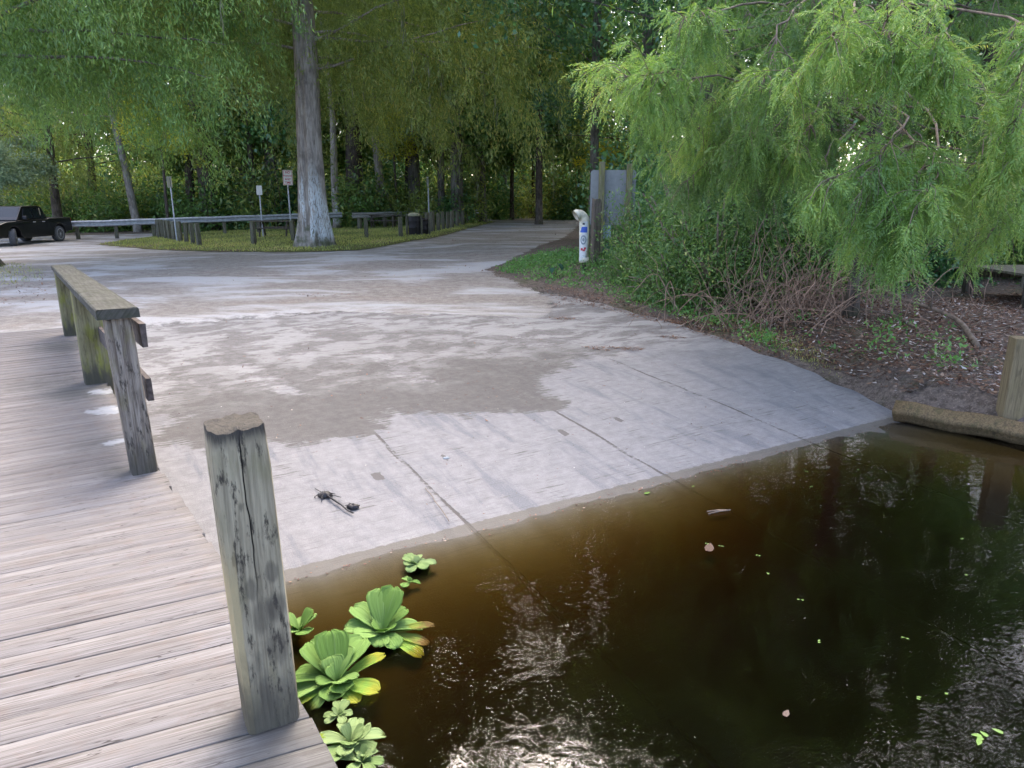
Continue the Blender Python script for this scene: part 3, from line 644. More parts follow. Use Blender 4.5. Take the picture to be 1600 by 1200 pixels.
H = lambda y: P(911, y, pp.y).z - pp.z
patch('sticker', M['white'], H(407), H(345), 1.9, .002)
patch('sticker', M['blue'], H(363), H(354), 1.5)
patch('sticker', M['black'], H(351), H(348), .45, .005)
patch('sticker', M['greyp'], H(382), H(367), 1.25, .005, 'ring'); patch('sticker', M['greyp'], H(377), H(371), .5, .006, 'disc')
for za, zb, aa in ((391, 387, -.45), (392, 389, .0), (389, 386, .2)): patch('sticker', M['red'], H(za), H(zb), .45, .005, 'rect', -PI / 2 + aa - .1)
patch('sticker', M['greyp'], H(402), H(399), .3, .005, 'disc', -PI / 2 + .4)
q = P(930, 395, pp.y + .6); o = square_post(M['dark_wood'], None, 'short_post', (q.x, q.y, Z(q.x, q.y)), P(930, 311, q.y).z - Z(q.x, q.y), .19, .3, .02, 31); tag(o, 'dark weathered wooden post right behind the white pipe', 'post')
o.data.materials[0] = wood('brown_post', (.24, .19, .15), (.1, .08, .065), (.14, .14, .06), .3, .6, .3)
YB = pp.y + 1.6; q = P(955, 395, YB)
sg = thing('notice_board', 'blank grey back of a large sign between two greenish posts', 'sign', (q.x, q.y, Z(q.x, q.y)))
K = YB / F / .98
zl = lambda y: P(955, y, YB).z - sg.location.z
XO = lambda x: P(x, 320, YB).x - sg.location.x
b = MB(); bw = (XO(992) - XO(922)); hh = zl(266) - zl(352)
bm_ = bmesh.new(); n = 6; pts = []
for cx_, cz_, a0 in ((1, 1, 0), (-1, 1, 90), (-1, -1, 180), (1, -1, 270)):
    for k in range(n + 1):
        a_ = math.radians(a0 + 90 * k / n); pts.append((XO(957) + cx_ * (bw / 2 - .07) + .07 * math.cos(a_), zl(309) + cz_ * (hh / 2 - .07) + .07 * math.sin(a_)))
b.prism(pts, .0, .012); b.build('panel', M['alu'], sg)
for x_, yt in ((938.5, 253), (981, 256)):
    b = MB(); h_ = zl(yt); b.box((XO(x_), -.075, h_ / 2 - .25), (.135, .13, h_ + .5), None, .012); b.build('post', M['mosspost'], sg)
b = MB(); b.box((XO(949), .02, zl(356)), (.22, .012, .55), None, .004); b.build('lower_panel', simple('pale_blue_panel', (.42, .5, .62), .5), sg)

# ------------------------------------------------------------------ car park furniture
def base_of(px, py): p = T(px, py); return p
ROW = 'short wooden posts across the grass island'
wear = ('with a pale chipped top', 'with a dark stained side', 'with greenish algae', 'leaning slightly')
protos = [square_post(M['bollard'], None, 'bollard', (0, 0, 0), .92, .17, .2 * i, .02, 50 + i, (.01 * i, 0), .3) for i in range(3)]
spots = [(249, 372, 343, 'at the far left end of the post row by the leaning sign'), (255, 372.5, 343, 'second from the far end of the left post row'), (260.5, 374, 344, 'third from the far end of the left post row'),
         (266.5, 375, 345, 'in the middle of the crowded left post row'), (273, 376.5, 346, 'just left of the leaning thin signpost'), (282.5, 378, 346, 'just right of the leaning thin signpost'),
         (292, 380, 348, 'third from the near end of the left post row'), (302, 382, 349, 'next to last at the near end of the left post row'), (312, 385, 349, 'nearest of the left post row with a weathered rounded top'),
         (397, 383, 346, 'alone on the grass between the left row and the big cypress'), (459, 378, 344, 'dark one close beside the big cypress trunk under the parking sign'),
         (573, 373, 340, 'standing right of the big cypress in front of the picnic table'), (626.5, 371, 339, 'between the picnic table and the dark barrels'),
         (668, 365, 332, 'immediately right of the two dark barrels'), (676.5, 363, 331, 'just right of the thin signpost near the barrels'), (685.5, 361.5, 333, 'second right of the thin signpost near the barrels'),
         (693, 360, 331, 'third right of the thin signpost near the barrels'), (699.5, 358.5, 331, 'fourth right of the thin signpost near the barrels'), (706, 357, 330, 'fifth right of the thin signpost near the barrels'),
         (714, 354, 331, 'pale one near the right end of the guardrail'), (723, 352.5, 330, 'reddish one near the right end of the guardrail'), (731, 350.5, 330, 'last one under the right end of the guardrail')]
for i, (x, y, yt, lab) in enumerate(spots):
    p = base_of(x, y); h = P(x, yt, p.y).z - p.z; pr_ = protos[i % 3]
    o = pr_ if i < 3 else pr_.copy()
    if i >= 3: COL.objects.link(o)
    k = h / .92; o.location = p; o.rotation_euler = (random.uniform(-.04, .04), random.uniform(-.04, .04), .3 * i); o.scale = (min(k, 1.15), min(k, 1.15), k)
    tag(o, 'short wooden post ' + lab, 'bollard', ROW)

def guardrail(name, label, A, B, n, skip=()):
    g = thing(name, label, 'guardrail', (A.x, A.y, Z(A.x, A.y))); O_ = g.location.copy()
    d = Vector((B.x - A.x, B.y - A.y, 0)).normalized(); s_ = Vector((d.y, -d.x, 0))                   # s_ faces the camera
    prof = [(-.0, .155), (.03, .15), (.075, .11), (.075, .065), (.02, .02), (.02, -.02), (.075, -.065), (.075, -.11), (.03, -.15), (0, -.155)]
    prof2 = [(x - .006, z) for x, z in prof[::-1]]; pf = prof + prof2; k = len(pf); vs = []
    for i in range(17):
        p = A + (B - A) * (i / 16) - O_ + Vector((0, 0, -.155 + .012 * math.sin(i * 2.1)))
        vs += [p + s_ * x + Vector((0, 0, z)) for x, z in pf]
    b = MB(); b.add(vs, [(i * k + j, i * k + (j + 1) % k, (i + 1) * k + (j + 1) % k, (i + 1) * k + j) for i in range(16) for j in range(k)] + [tuple(range(k)), tuple(range(16 * k, 17 * k))[::-1]])
    b.build('rail', M['steel'], g)
    for i in range(n):
        f = (i + .35) / n; p = A + (B - A) * f; z0 = Z(p.x, p.y) - .3; z1 = p.z - .01
        b = MB(); b.box(p - s_ * .14 - O_ + Vector((0, 0, (z0 + z1) / 2 - p.z)), (.17, .2, z1 - z0), Matrix.Rotation(math.atan2(d.y, d.x), 3, 'Z'), .01); b.build('post', M['bollard'], g)
    return g
guardrail('guardrail', 'long galvanised guardrail running from the truck to the big cypress', P(96, 346, 36.0), P(534, 331.5, 41.5), 8)
guardrail('guardrail', 'shorter galvanised guardrail behind the barrels right of the big cypress', P(549, 332.5, 40), P(752, 326.5, 51), 6)

def text_mesh(s, size, mat, parent, loc):
    cu = bpy.data.curves.new('lettering', 'FONT'); cu.body = s; cu.size = size; cu.align_x = 'CENTER'; cu.align_y = 'CENTER'; cu.offset = size * .02
    o = bpy.data.objects.new('tmp', cu); COL.objects.link(o); me = bpy.data.meshes.new_from_object(o.evaluated_get(bpy.context.evaluated_depsgraph_get()))
    bpy.data.objects.remove(o); q = link('lettering', me, mat, parent); q.location = loc; q.rotation_euler = (PI / 2, 0, 0); return q
def signpost(label, bx, by, tx, ty, plate=None, lines=(), turn=0.0, col='white', below=0):
    p = base_of(bx, by); top = P(tx, ty, p.y); r = thing('signpost', label, 'sign', p); t_ = top - p
    b = MB(); b.box(t_ / 2 - t_ * .03, (.06, .035, t_.length * 1.06), t_.to_track_quat('Z', 'Y').to_matrix() @ Matrix.Rotation(-PI / 2, 3, 'Z') if abs(t_.x) > .3 else None, .006); b.build('post', M['steel'], r)
    if plate:
        wv_, hv = plate; c_ = t_ - t_.normalized() * (hv / 2 - .03)
        bm_ = MB(); bm_.box((0, 0, 0), (wv_, .006, hv), None, .0025); o = bm_.build('plate', M[col], r); o.location = c_ + Vector((0, -.04, 0)); o.rotation_euler = (0, math.atan2(t_.x, t_.z), turn)
        if lines:
            bb = MB(); e = .014
            for (cx_, cz_, sx, sz) in ((0, hv / 2 - .03, wv_ - .04, e), (0, -hv / 2 + .03, wv_ - .04, e), (wv_ / 2 - .025, 0, e, hv - .075), (-wv_ / 2 + .025, 0, e, hv - .075)): bb.box((cx_, -.0045, cz_), (sx, .002, sz))
            bb.build('border', M['red'], o)
            for i, (s, sz) in enumerate(lines): text_mesh(s, sz, M['red'], o, (0, -.006, hv / 2 - hv * (i + .72) / (len(lines) + .45)))
    return r
signpost('thin leaning signpost seen edge-on behind the left row of short posts', 277, 378, 264.5, 277, (.32, .46), (), 1.35)
signpost('small pale sign plate on a thin post left of the red lettered sign', 411, 371, 405, 291, (.26, .42), (), .1)
signpost('white sign with red lettering on a post beside the big cypress', 455, 374, 449.5, 267, (.41, .62), (('NO', .13), ('PARKING', .085), ('ANY', .12), ('TIME', .12)), .05)
signpost('thin bare signpost rising just right of the dark barrels', 672, 364, 667.5, 277, (.3, .44), (), 1.5, 'alu')

def barrel(label, px, pb, pt, hasl):
    p = base_of(px, pb); h = P(px, pt, p.y).z - p.z; r = thing('litter_barrel', label, 'barrel', p, 0, None)
    b = MB(); b.lathe([(.25, 0), (.265, .02), (.265, h * .33), (.28, h * .34), (.265, h * .36), (.265, h * .62), (.28, h * .64), (.265, h * .66), (.265, h * .84), (.25, h * .86)], 24); b.build('barrel_body', M['barrel'], r, True)
    b = MB(); b.lathe([(.275, h * .84), (.285, h * .9), (.2, h * .98), (.05, h)], 24); b.build('lid', M['lid'] if hasl else M['barrel'], r, True)
    for s in (-1, 1):
        b = MB(); b.box((s * .33, -.05, h * .42), (.09, .1, h * .9), None, .01); b.build('side_post', M['bollard'], r)
barrel('dark litter barrel with a stained beige lid between two posts', 648, 368, 332, True)
barrel('dark lidless looking litter barrel beside the beige lidded one', 660, 367.5, 340, False)

def picnic_table(label, px, py, rz):
    p = base_of(px, py); r = thing('picnic_table', label, 'picnic table', p, rz)
    b = MB()
    for k in range(5): b.box((0, -.3 + .15 * k, .74), (1.8, .14, .04), None, .005)
    b.build('table_top', M['dark_wood'], r)
    for s in (-1, 1):
        b = MB(); b.box((0, s * .66, .45), (1.8, .26, .04), None, .006); b.build('bench', M['dark_wood'], r)
    for s in (-1, 1):
        for q in (-1, 1):
            b = MB(); a_ = Vector((s * .6, q * .25, .72)); e = Vector((s * .6, q * .62, -.05)); d = e - a_
            b.tube([a_, e], .045, 8); b.build('leg', M['dark_wood'], r)
        b = MB(); b.box((s * .6, 0, .41), (.05, 1.5, .05)); b.build('cross_brace', M['dark_wood'], r)
picnic_table('dark picnic table on the grass left of the big cypress', 431, 371, .1)
picnic_table('dark picnic table behind the guardrail right of the big cypress', 599, 357, .05)

# ------------------------------------------------------------------ pickup truck (x forward, y left)
def build_truck():
    g = T(92, 377.5); g2 = G(27, 384, g.z); f = Vector((g2.x - g.x, g2.y - g.y, 0)); tsc = f.length / 3.58; f.normalize(); print('truck scale', tsc, f); rz = math.atan2(f.y, f.x); lf = Vector((-f.y, f.x, 0))
    pos = g - lf * .82 + f * 1.79 * tsc; pos.z = Z(pos.x, pos.y)
    tr = thing('pickup_truck', 'black crew cab pickup truck parked at the left edge of the car park', 'truck', pos, rz)
    tr.scale = (min(1.1, max(.9, tsc)),) * 3
    def arch(x0, r, z0, n=10): return [(x0 + r * math.cos(a), z0 + r * math.sin(a)) for a in [PI * k / n for k in range(n + 1)]]
    ra, fa = -1.79, 1.79
    low = [(-2.92, .55), (-2.95, .75), (-2.93, 1.22)] + [(-1.0, 1.22), (-.95, 1.20), (1.25, 1.17), (2.2, 1.13), (2.72, 1.02), (2.86, .82), (2.86, .5), (2.4, .42)] + arch(fa, .5, .42)[0:] + [(1.2, .34), (-1.2, .34)] + arch(ra, .5, .42) + [(-2.4, .5)]
    b = MB(); n = len(low); st = [(-.9, 0.0), (-.99, .03), (-1.0, .0), (1.0, .0), (.99, .03), (.9, .0)]
    ys = [-1.0, 1.0]; vs = [(x, y * (1 if z < 1.1 else .965) * (1 - .06 * max(0, x - 2.0)), z) for y in ys for x, z in low]
    b.add(vs, [tuple(range(n)), tuple(range(n, 2 * n))[::-1]] + [(i, n + i, n + (i + 1) % n, (i + 1) % n) for i in range(n)])
    body = b.build('body', M['paint'], tr, False, .035)
    # bed opening: flat dark sheet standing in for its shaded inside
    b = MB(); b.box((-1.95, 0, 1.232), (1.75, 1.6, .02)); b.build('bed_opening', M['trim'], tr)
    b = MB(); cab = [(-.98, 1.2), (-.80, 1.78), (-.55, 1.86), (.55, 1.86), (.72, 1.82), (1.42, 1.19)]
    n = len(cab); yy = [.93, .80, .76, .76, .78, .92]
    vs = [(x, s * y_, z) for s in (-1, 1) for (x, z), y_ in zip(cab, yy)]
    b.add(vs, [tuple(range(n)), tuple(range(n, 2 * n))[::-1]] + [(i, n + i, n + (i + 1) % n, (i + 1) % n) for i in range(n)]); b.build('cab', M['paint'], tr, False, .03)
    def cabpt(x, z, s, off=.012):
        f_ = (z - 1.2) / .62; return Vector((x, s * (.93 - .145 * max(0, min(1, f_)) + off), z))
    for s in (-1, 1):
        for poly, nm in (([(.98, 1.25), (.62, 1.74), (.16, 1.76), (.12, 1.25)], 'side_window'), ([(.0, 1.25), (.04, 1.76), (-.42, 1.75), (-.5, 1.25)], 'side_window'), ([(-.58, 1.25), (-.54, 1.72), (-.7, 1.68), (-.82, 1.25)], 'side_window')):
            b = MB(); q = [cabpt(x, z, s) for x, z in poly]; q2 = [cabpt(x, z, s, -.01) for x, z in poly]; k = len(q)
            b.add(q + q2, [tuple(range(k)), tuple(range(k, 2 * k))[::-1]] + [(i, k + i, k + (i + 1) % k, (i + 1) % k) for i in range(k)]); b.build(nm, M['glass'], tr)
        b = MB(); b.box(cabpt(-.52, 1.5, s, .018), (.06, .014, .5), Matrix.Rotation(.12, 3, 'Y')); b.build('pillar_strip', M['beige'], tr)  # beige strip over the pillar between the rear side windows
        b = MB(); b.box((1.02, s * 1.09, 1.3), (.12, .2, .18), None, .04); b.build('mirror', M['trim'], tr)
        for x in (.22, -.5):
            b = MB(); b.box((x, s * 1.012, 1.08), (.2, .03, .035), None, .01); b.build('door_handle', M['chrome'], tr)
        for x in (1.12, .08, -.86):
            b = MB(); b.box((x, s * 1.0015, .78), (.012, .004, .72)); b.build('door_seam', M['trim'], tr)
        b = MB(); b.box((2.68, s * .72, .94), (.36, .42, .2), Matrix.Rotation(-s * .18, 3, 'Z'), .04); hl = b.build('headlight', M['lampglass'], tr)
        b = MB(); b.box((2.79, s * .88, .95), (.1, .1, .08), None, .02); b.build('indicator', M['lampred'], hl)
        b = MB(); b.box((-2.93, s * .9, 1.02), (.06, .14, .36), None, .02); b.build('taillight', M['lampred'], tr)
    b = MB(); q = [(1.36, s * y_, z) for s, y_, z in ((-1, .86, 1.22), (1, .86, 1.22))] + [(.75, s * .73, 1.79) for s in (1, -1)]
    dn = Vector((.66, 0, .72)) * .015; q = [Vector(p) + dn for p in q]; q2 = [p - dn * 1.5 for p in q]
    b.add(q + q2, [(0, 1, 2, 3), (7, 6, 5, 4)] + [(i, 4 + i, 4 + (i + 1) % 4, (i + 1) % 4) for i in range(4)]); b.build('windshield', M['glass'], tr)
    b = MB(); b.box((2.87, 0, .86), (.06, 1.1, .34), None, .02); gr = b.build('grille', M['trim'], tr)
    b = MB()
    b.box((2.905, 0, .86), (.02, 1.12, .05), None, .006); b.build('grille_bar', M['chrome'], gr)
    b = MB(); b.box((2.88, 0, .55), (.16, 1.86, .22), None, .05); b.build('bumper', M['trim'], tr)
    b = MB(); b.box((-2.98, 0, .66), (.14, 1.9, .2), None, .04); b.build('bumper', M['chrome'], tr)
    for x, s, st in ((fa, 1, .5), (fa, -1, .5), (ra, 1, 0), (ra, -1, 0)):
        wl = bpy.data.objects.new('wheel', None); COL.objects.link(wl); wl.parent = tr; wl.location = (x, s * .86, .41); wl.rotation_euler = (0, 0, st)
        b = MB(); b.lathe([(.27, -.13), (.38, -.14), (.41, -.1), (.41, .1), (.38, .14), (.27, .13)], 32, 'y'); b.build('tyre', M['tyre'], wl, True)
        b = MB(); b.lathe([(.265, s * .06), (.285, s * .135), (.25, s * .13), (.235, s * .07)], 32, 'y')
        for k in range(6):
            a_ = PI / 3 * k; b.box((.14 * math.cos(a_), s * .105, .14 * math.sin(a_)), (.2, .05, .075), Matrix.Rotation(-a_, 3, 'Y'), .012)
        b.lathe([(.06, s * .07), (.06, s * .135), (.02, s * .14)], 16, 'y'); b.build('rim', M['chrome'], wl)
        b = MB(); b.lathe([(.26, s * .02), (.26, s * .05)], 24, 'y'); b.build('brake_disc', M['trim'], wl)
    return tr
build_truck()

# ------------------------------------------------------------------ foliage generators
def nrm(a): return a / np.maximum(np.linalg.norm(a, axis=-1, keepdims=True), 1e-9)
def leaves(C, D, L, Wd, rg, up=.5, fold=.12):
    """one rhombic leaf per centre C, long axis D; faces lean towards the sky by `up`"""
    n = len(C); D = nrm(D); N = nrm(rg.normal(size=(n, 3)) * (1 - up * .6) + np.array((0, 0, up))); Sd = nrm(np.cross(N, D)); N = np.cross(D, Sd)
    L = np.broadcast_to(np.asarray(L, float), (n,))[:, None]; Wd = np.broadcast_to(np.asarray(Wd, float), (n,))[:, None]
    m_ = C + D * L * .45 - N * Wd * fold
    V = np.stack([C, m_ + Sd * Wd / 2, C + D * L, m_ - Sd * Wd / 2], 1)
    return V
def leaf_mesh(name, Vq, mat, parent, tint):
    n = len(Vq); return np_mesh(name, Vq.reshape(-1, 3), np.arange(n * 4).reshape(n, 4), mat, parent, {'tint': np.repeat(tint, 4)})
def curve_pts(p0, d0, L, n, grav, rg, wig=.12):
    pts = [np.array(p0, float)]; d = np.array(d0, float)
    for i in range(n):
        d = d + np.array((0, 0, -grav / n)) + rg.normal(size=3) * wig / math.sqrt(n); d = d / np.linalg.norm(d); pts.append(pts[-1] + d * L / n)
    return np.array(pts)
def along(pts, f):
    k = f * (len(pts) - 1); i = np.minimum(k.astype(int), len(pts) - 2); t = (k - i)[:, None]; return pts[i] * (1 - t) + pts[i + 1] * t, nrm(pts[i + 1] - pts[i])
def trunk_pts(H, lean, rg, n=14, wob=.15):
    z = np.linspace(0, H, n); return np.stack([lean[0] * z + wob * np.sin(z * .5 + rg.uniform(0, 6)) * z / H * 2, lean[1] * z + wob * np.sin(z * .4 + rg.uniform(0, 6)) * z / H * 2, z], 1)
def make_tree(name, label, cat, loc, H, r0, kind, leafm, barkm, seed, group=None, low=.3, nl=26, spread=.3, bl=14, dens=40, lsz=(.22, .05), lean=(0, 0), flare=1.5, moss=0, azim=None, trunkobj=True, low_dense=1.0, mossz=1.6, droop=.35, big=None, hang=1.0):
    rg = np.random.default_rng(seed); root = thing(name, label, cat, loc, 0, group)
    tp = trunk_pts(H * .92, lean, rg); tp[0, 2] = -.4
    tb = MB(); rad = [r0 * (1 - .86 * i / 13) for i in range(14)]; rad[0] = r0 * flare
    q = np.concatenate([tp[:1], [tp[0] * .4 + tp[1] * .6 * 0 + np.array((0, 0, .55))], tp[1:]]); rr = [rad[0], r0 * 1.06] + rad[1:]
    def rf(a, L): return 1 + .1 * math.sin(4 * a + seed) * math.exp(-L * .6) + .05 * math.sin(7 * a + L)
    if big:
        zz = np.concatenate([np.linspace(-.4, 3, 24), np.linspace(3.3, H * .92, 30)]); q = np.stack([np.interp(zz, tp[:, 2], tp[:, 0]), np.interp(zz, tp[:, 2], tp[:, 1]), zz], 1)
        tb.tube(q, [r0 * (1 - .8 * max(0, z) / H) * (1 + (flare - 1) * math.exp(-max(z, 0) * 1.15)) for z in zz], 48, .5, big)
    else: tb.tube(q, rr, 14, .5, rf)
    LV, TI, MO = [], [], []
    for i in range(nl):
        f = low + (1 - low) * ((i + rg.uniform(0, 1)) / nl) ** 1.05; f = min(f, .98); z = f * H * .92
        p0, _ = along(tp, np.array([f])); p0 = p0[0]
        az = rg.uniform(0, 2 * PI) if azim is None or callable(azim) else azim[0] + rg.uniform(-1, 1) * azim[1]
        if callable(azim): az = azim(rg, f)
        k = (1 - .75 * ((f - low) / (1 - low)) ** 1.6); L = H * spread * k * rg.uniform(.7, 1.15)
        rise = {'cyp': .18, 'oak': .75, 'thin': .5}[kind] * rg.uniform(.5, 1.4)
        d0 = np.array((math.cos(az), math.sin(az), rise)); lp = curve_pts(p0, d0 / np.linalg.norm(d0), L, 8, {'cyp': .45, 'oak': .55, 'thin': .5}[kind] * rg.uniform(.6, 1.3), rg, .25)
        lr = (r0 * .13 * k + .014) * (.62 if big else 1); tb.tube(lp, [lr * (1 - .85 * j / 8) for j in range(9)], 5, .5, None, False)
        nb = max(3, int(bl * (k + .2) * (low_dense if f < low + .3 else 1)))
        ff = rg.uniform(.08 if kind == 'cyp' else .3, 1, nb); bp, bd = along(lp, ff)
        tl = rg.uniform(0, 1)
        for j in range(nb):
            if kind == 'cyp':
                dd = bd[j] * .5 + rg.normal(size=3) * .45 + np.array((0, 0, -.25)); bp_ = curve_pts(bp[j], dd / np.linalg.norm(dd), rg.uniform(.9, 2.2) * hang * (H / 22) ** .3, 5, droop * 3.2, rg, .25)
                n = int(dens * rg.uniform(.6, 1.3) * (hang if f < .5 else .8)); C, Dd = along(bp_, rg.uniform(.05, 1, n) ** .8)
                C = C + rg.normal(size=(n, 3)) * .13; D = Dd * .5 + rg.normal(size=(n, 3)) * .5 + np.array((0, 0, -.55)); upb = .35
            else:
                dd = bd[j] * .6 + rg.normal(size=3) * .55 + np.array((0, 0, .1)); e = bp[j] + dd * rg.uniform(.4, 1.3) * H / 18
                n = int(dens * rg.uniform(.5, 1.5)); C = e + rg.normal(size=(n, 3)) * np.array((.55, .55, .3)) * (H / 16) * rg.uniform(.6, 1.1); D = rg.normal(size=(n, 3)) + np.array((0, 0, -.25)); upb = .55
            s_ = lsz[0] * rg.uniform(.65, 1.3, n); LV.append(leaves(C, D, s_, s_ * lsz[1] / lsz[0] * rg.uniform(.8, 1.3, n), rg, upb))
            TI.append(np.clip(.5 * tl + .25 + rg.normal(size=n) * .2 + rg.uniform(-.15, .15), 0, 1))
        if moss and f < low + .45:
            for _ in range(rg.poisson(moss)):
                mp_, md = along(lp, rg.uniform(.2, .95, 1)); n = int(rg.integers(14, 34)); Lm = rg.uniform(.5, mossz)
                zz = rg.uniform(0, 1, n) ** .8 * Lm; C = mp_ + np.stack([rg.normal(size=n) * .07 * (1 - zz / Lm * .75), rg.normal(size=n) * .07 * (1 - zz / Lm * .75), -zz], 1)
                MO.append(leaves(C, np.array((0, 0, -1.)) + rg.normal(size=(n, 3)) * .12, rg.uniform(.2, .5, n), rg.uniform(.012, .03, n), rg, 0))
    tb.build('trunk', barkm, root, True)
    LVc = np.concatenate(LV); leaf_mesh('crown', LVc, leafm, root, np.concatenate(TI))
    if MO:
        MO = np.concatenate(MO); leaf_mesh('spanish_moss', MO, M['moss'], root, rg.uniform(0, 1, len(MO)))
    return root
def make_bush(name, label, cat, loc, size, n, leafm, lsz, seed, group=None, clumps=22, stems=9, droop=.0):
    rg = np.random.default_rng(seed); root = thing(name, label, cat, loc, 0, group); sb = MB(); LV, TI = [], []
    sx, sy, sz = size
    for i in range(clumps):
        a = rg.uniform(0, 2 * PI); r = math.sqrt(rg.uniform(0, 1)); h = rg.uniform(.12, 1) * (1 - .45 * r * r)
        e = np.array((sx * r * math.cos(a), sy * r * math.sin(a), sz * h)); b0 = np.array((e[0] * .25, e[1] * .25, -.15))
        md = (b0 + e) / 2 + np.array((0, 0, sz * .12)); sb.tube([b0, md, e], [.022, .015, .006], 5)
        m_ = int(n / clumps * rg.uniform(.5, 1.6)); f = rg.uniform(.35, 1.05, m_)[:, None]
        C = b0 * (1 - f) ** 2 + 2 * md * f * (1 - f) + e * f * f + rg.normal(size=(m_, 3)) * np.array((sx, sy, sz)) * .17
        C[:, 2] = np.maximum(C[:, 2], .03); D = rg.normal(size=(m_, 3)) + np.array((0, 0, .1 - droop)); s_ = lsz[0] * rg.uniform(.6, 1.35, m_)
        LV.append(leaves(C, D, s_, s_ * lsz[1] / lsz[0], rg, .55)); TI.append(np.clip(rg.uniform(.2, .8) + rg.normal(size=m_) * .2, 0, 1))
    sb.build('stems', M['twig'], root, True); leaf_mesh('foliage', np.concatenate(LV), leafm, root, np.concatenate(TI)); return root

# ------------------------------------------------------------------ trees
def bigbark(a, L):
    z = L - .4; e = math.exp(-max(z, 0) * .9)
    cr = .2 * math.exp(-((((a - 4.45) + PI) % (2 * PI) - PI) / .22) ** 2) * (1.0 - .35 * min(1, max(0, z - 4) / 5)) + .12 * math.exp(-((((a - 1.5) + PI) % (2 * PI) - PI) / .3) ** 2)
    return 1 - cr + e * (.16 * math.cos(5 * a + 1) + .1 * math.cos(9 * a)) + .025 * math.sin(6 * a + z) + .015 * math.sin(13 * a + 3 * z)
p = T(494, 386)
make_tree('cypress_tree', 'massive grey cypress trunk with white lichen patches on the grass island', 'tree', p, 25, .475, 'cyp', M['cyp_olive'], M['bark_cyp'], 5, None, 0.25, 76, .36, 30, 100, (.15, .028), (.0, 0), 1.36, 3.0, lambda g, f: (-1.29 + (g.uniform(.75, 2 * PI - .75) if f < .42 else g.uniform(0, 2 * PI))), True, 1.5, 2.4, .35, bigbark, 1.5)
p = T(-34, 418); p.z = Z(p.x, p.y)
make_tree('cypress_tree', 'bright green cypress at the left edge with only its root flare in view', 'tree', p, 23, .42, 'cyp', M['cyp'], M['bark_grey'], 9, None, 0.25, 56, .40, 34, 95, (.14, .026), (0, 0), 2.2, 1.6, (.35, 1.35), True, 1.5, 1.8, .35, None, 1.35)
def at_px(x, Y): q = P(x, 340, Y); return Vector((q.x, q.y, Z(q.x, q.y)))
# single trees one can point at
make_tree('oak_tree', 'dark blue green oak behind the notice board', 'tree', at_px(1005, 29), 21, .3, 'oak', M['oak'], M['bark_grey'], 21, None, .16, 30, .46, 13, 95, (.2, .11), (-.03, 0), 1.5, .3)
make_tree('oak_tree', 'dense oak overhanging the far end of the road', 'tree', at_px(842, 46), 43, .22, 'oak', M['oak'], M['bark_dark'], 22, None, .22, 30, .42, 13, 90, (.22, .12), (0, 0), 1.5, .5)
make_tree('oak_tree', 'shady oak standing behind the brush pile on the right bank', 'tree', at_px(1190, 21), 21, .22, 'oak', M['oak'], M['bark_grey'], 23, None, .18, 28, .45, 12, 90, (.16, .085), (0, 0), 1.5)
make_tree('oak_tree', 'dark oak at the right edge behind the walkway', 'tree', at_px(1510, 19), 19, .24, 'oak', M['oak'], M['bark_dark'], 24, None, .2, 28, .45, 12, 90, (.16, .085), (0, 0), 1.5)
make_tree('oak_tree', 'dark oak standing between the notice board and the vine tangle', 'tree', at_px(1090, 25), 23, .26, 'oak', M['oak'], M['bark_grey'], 51, None, .2, 30, .36, 12, 90, (.2, .1), (0, 0), 1.5)
make_tree('oak_tree', 'dark oak hidden deep behind the fresh green hanging sprays', 'tree', at_px(1350, 17), 18, .2, 'oak', M['oak'], M['bark_dark'], 52, None, .22, 30, .4, 12, 90, (.16, .085), (0, 0), 1.5)
make_tree('pale_tree', 'pale grey green small tree overhanging the black truck', 'tree', at_px(-10, 37), 8, .14, 'thin', M['pale'], M['bark_grey'], 25, None, .22, 22, .5, 12, 70, (.16, .07), (0, 0), 1.4)
make_tree('sun_painted_tree', 'tree with sunlight painted into its yellow leaves glimpsed through the wood right of the big cypress', 'tree', at_px(622, 45.5), 11, .1, 'thin', M['sun_gold'], M['bark_dark'], 26, None, .42, 18, .13, 9, 46, (.17, .09))
make_tree('sun_painted_tree', 'tree with sunlight painted into its yellow leaves glimpsed beyond the road end left of the notice board', 'tree', at_px(975, 46), 9, .1, 'thin', M['sun_gold'], M['bark_dark'], 27, None, .3, 16, .22, 9, 45, (.26, .14))
make_tree('sun_painted_tree', 'small tree with sun glow painted into its yellow leaves above the leaning signpost', 'tree', at_px(262, 42), 9.5, .1, 'thin', M['sun_gold'], M['bark_dark'], 53, None, .5, 18, .17, 9, 40, (.16, .08))
make_tree('sparse_tree', 'tall open crowned tree rising straight behind the notice board', 'tree', at_px(926, 31), 36, .2, 'cyp', M['cyp_olive'], M['bark_grey'], 54, None, .42, 54, .3, 13, 34, (.2, .04))
make_tree('grey_trunked_tree', 'slender grey trunk close behind the right side of the big cypress', 'tree', at_px(526, 43), 21, .24, 'cyp', M['cyp_olive'], M['bark_cyp'], 28, None, .38, 26, .26, 11, 34, (.24, .045), (0, 0), 1.4, 1.0, None, True, 1, 2.)
make_tree('grey_trunked_tree', 'tall leaning grey trunk with pale foot left of the leaning signpost', 'tree', at_px(213, 44), 19, .24, 'cyp', M['cyp'], M['bark_pale'], 29, None, .34, 24, .27, 11, 34, (.24, .045), (-.08, 0), 1.4, 1.0, None, True, 1, 2.)
make_tree('vine_hung_tree', 'vine hung grey trunk rising behind the picnic table on the right', 'tree', at_px(597, 46), 22, .3, 'cyp', M['cyp_olive'], M['bark_cyp'], 30, None, .34, 26, .27, 11, 34, (.25, .045), (-.02, 0), 1.9, 1.8, None, True, 1, 2.6)
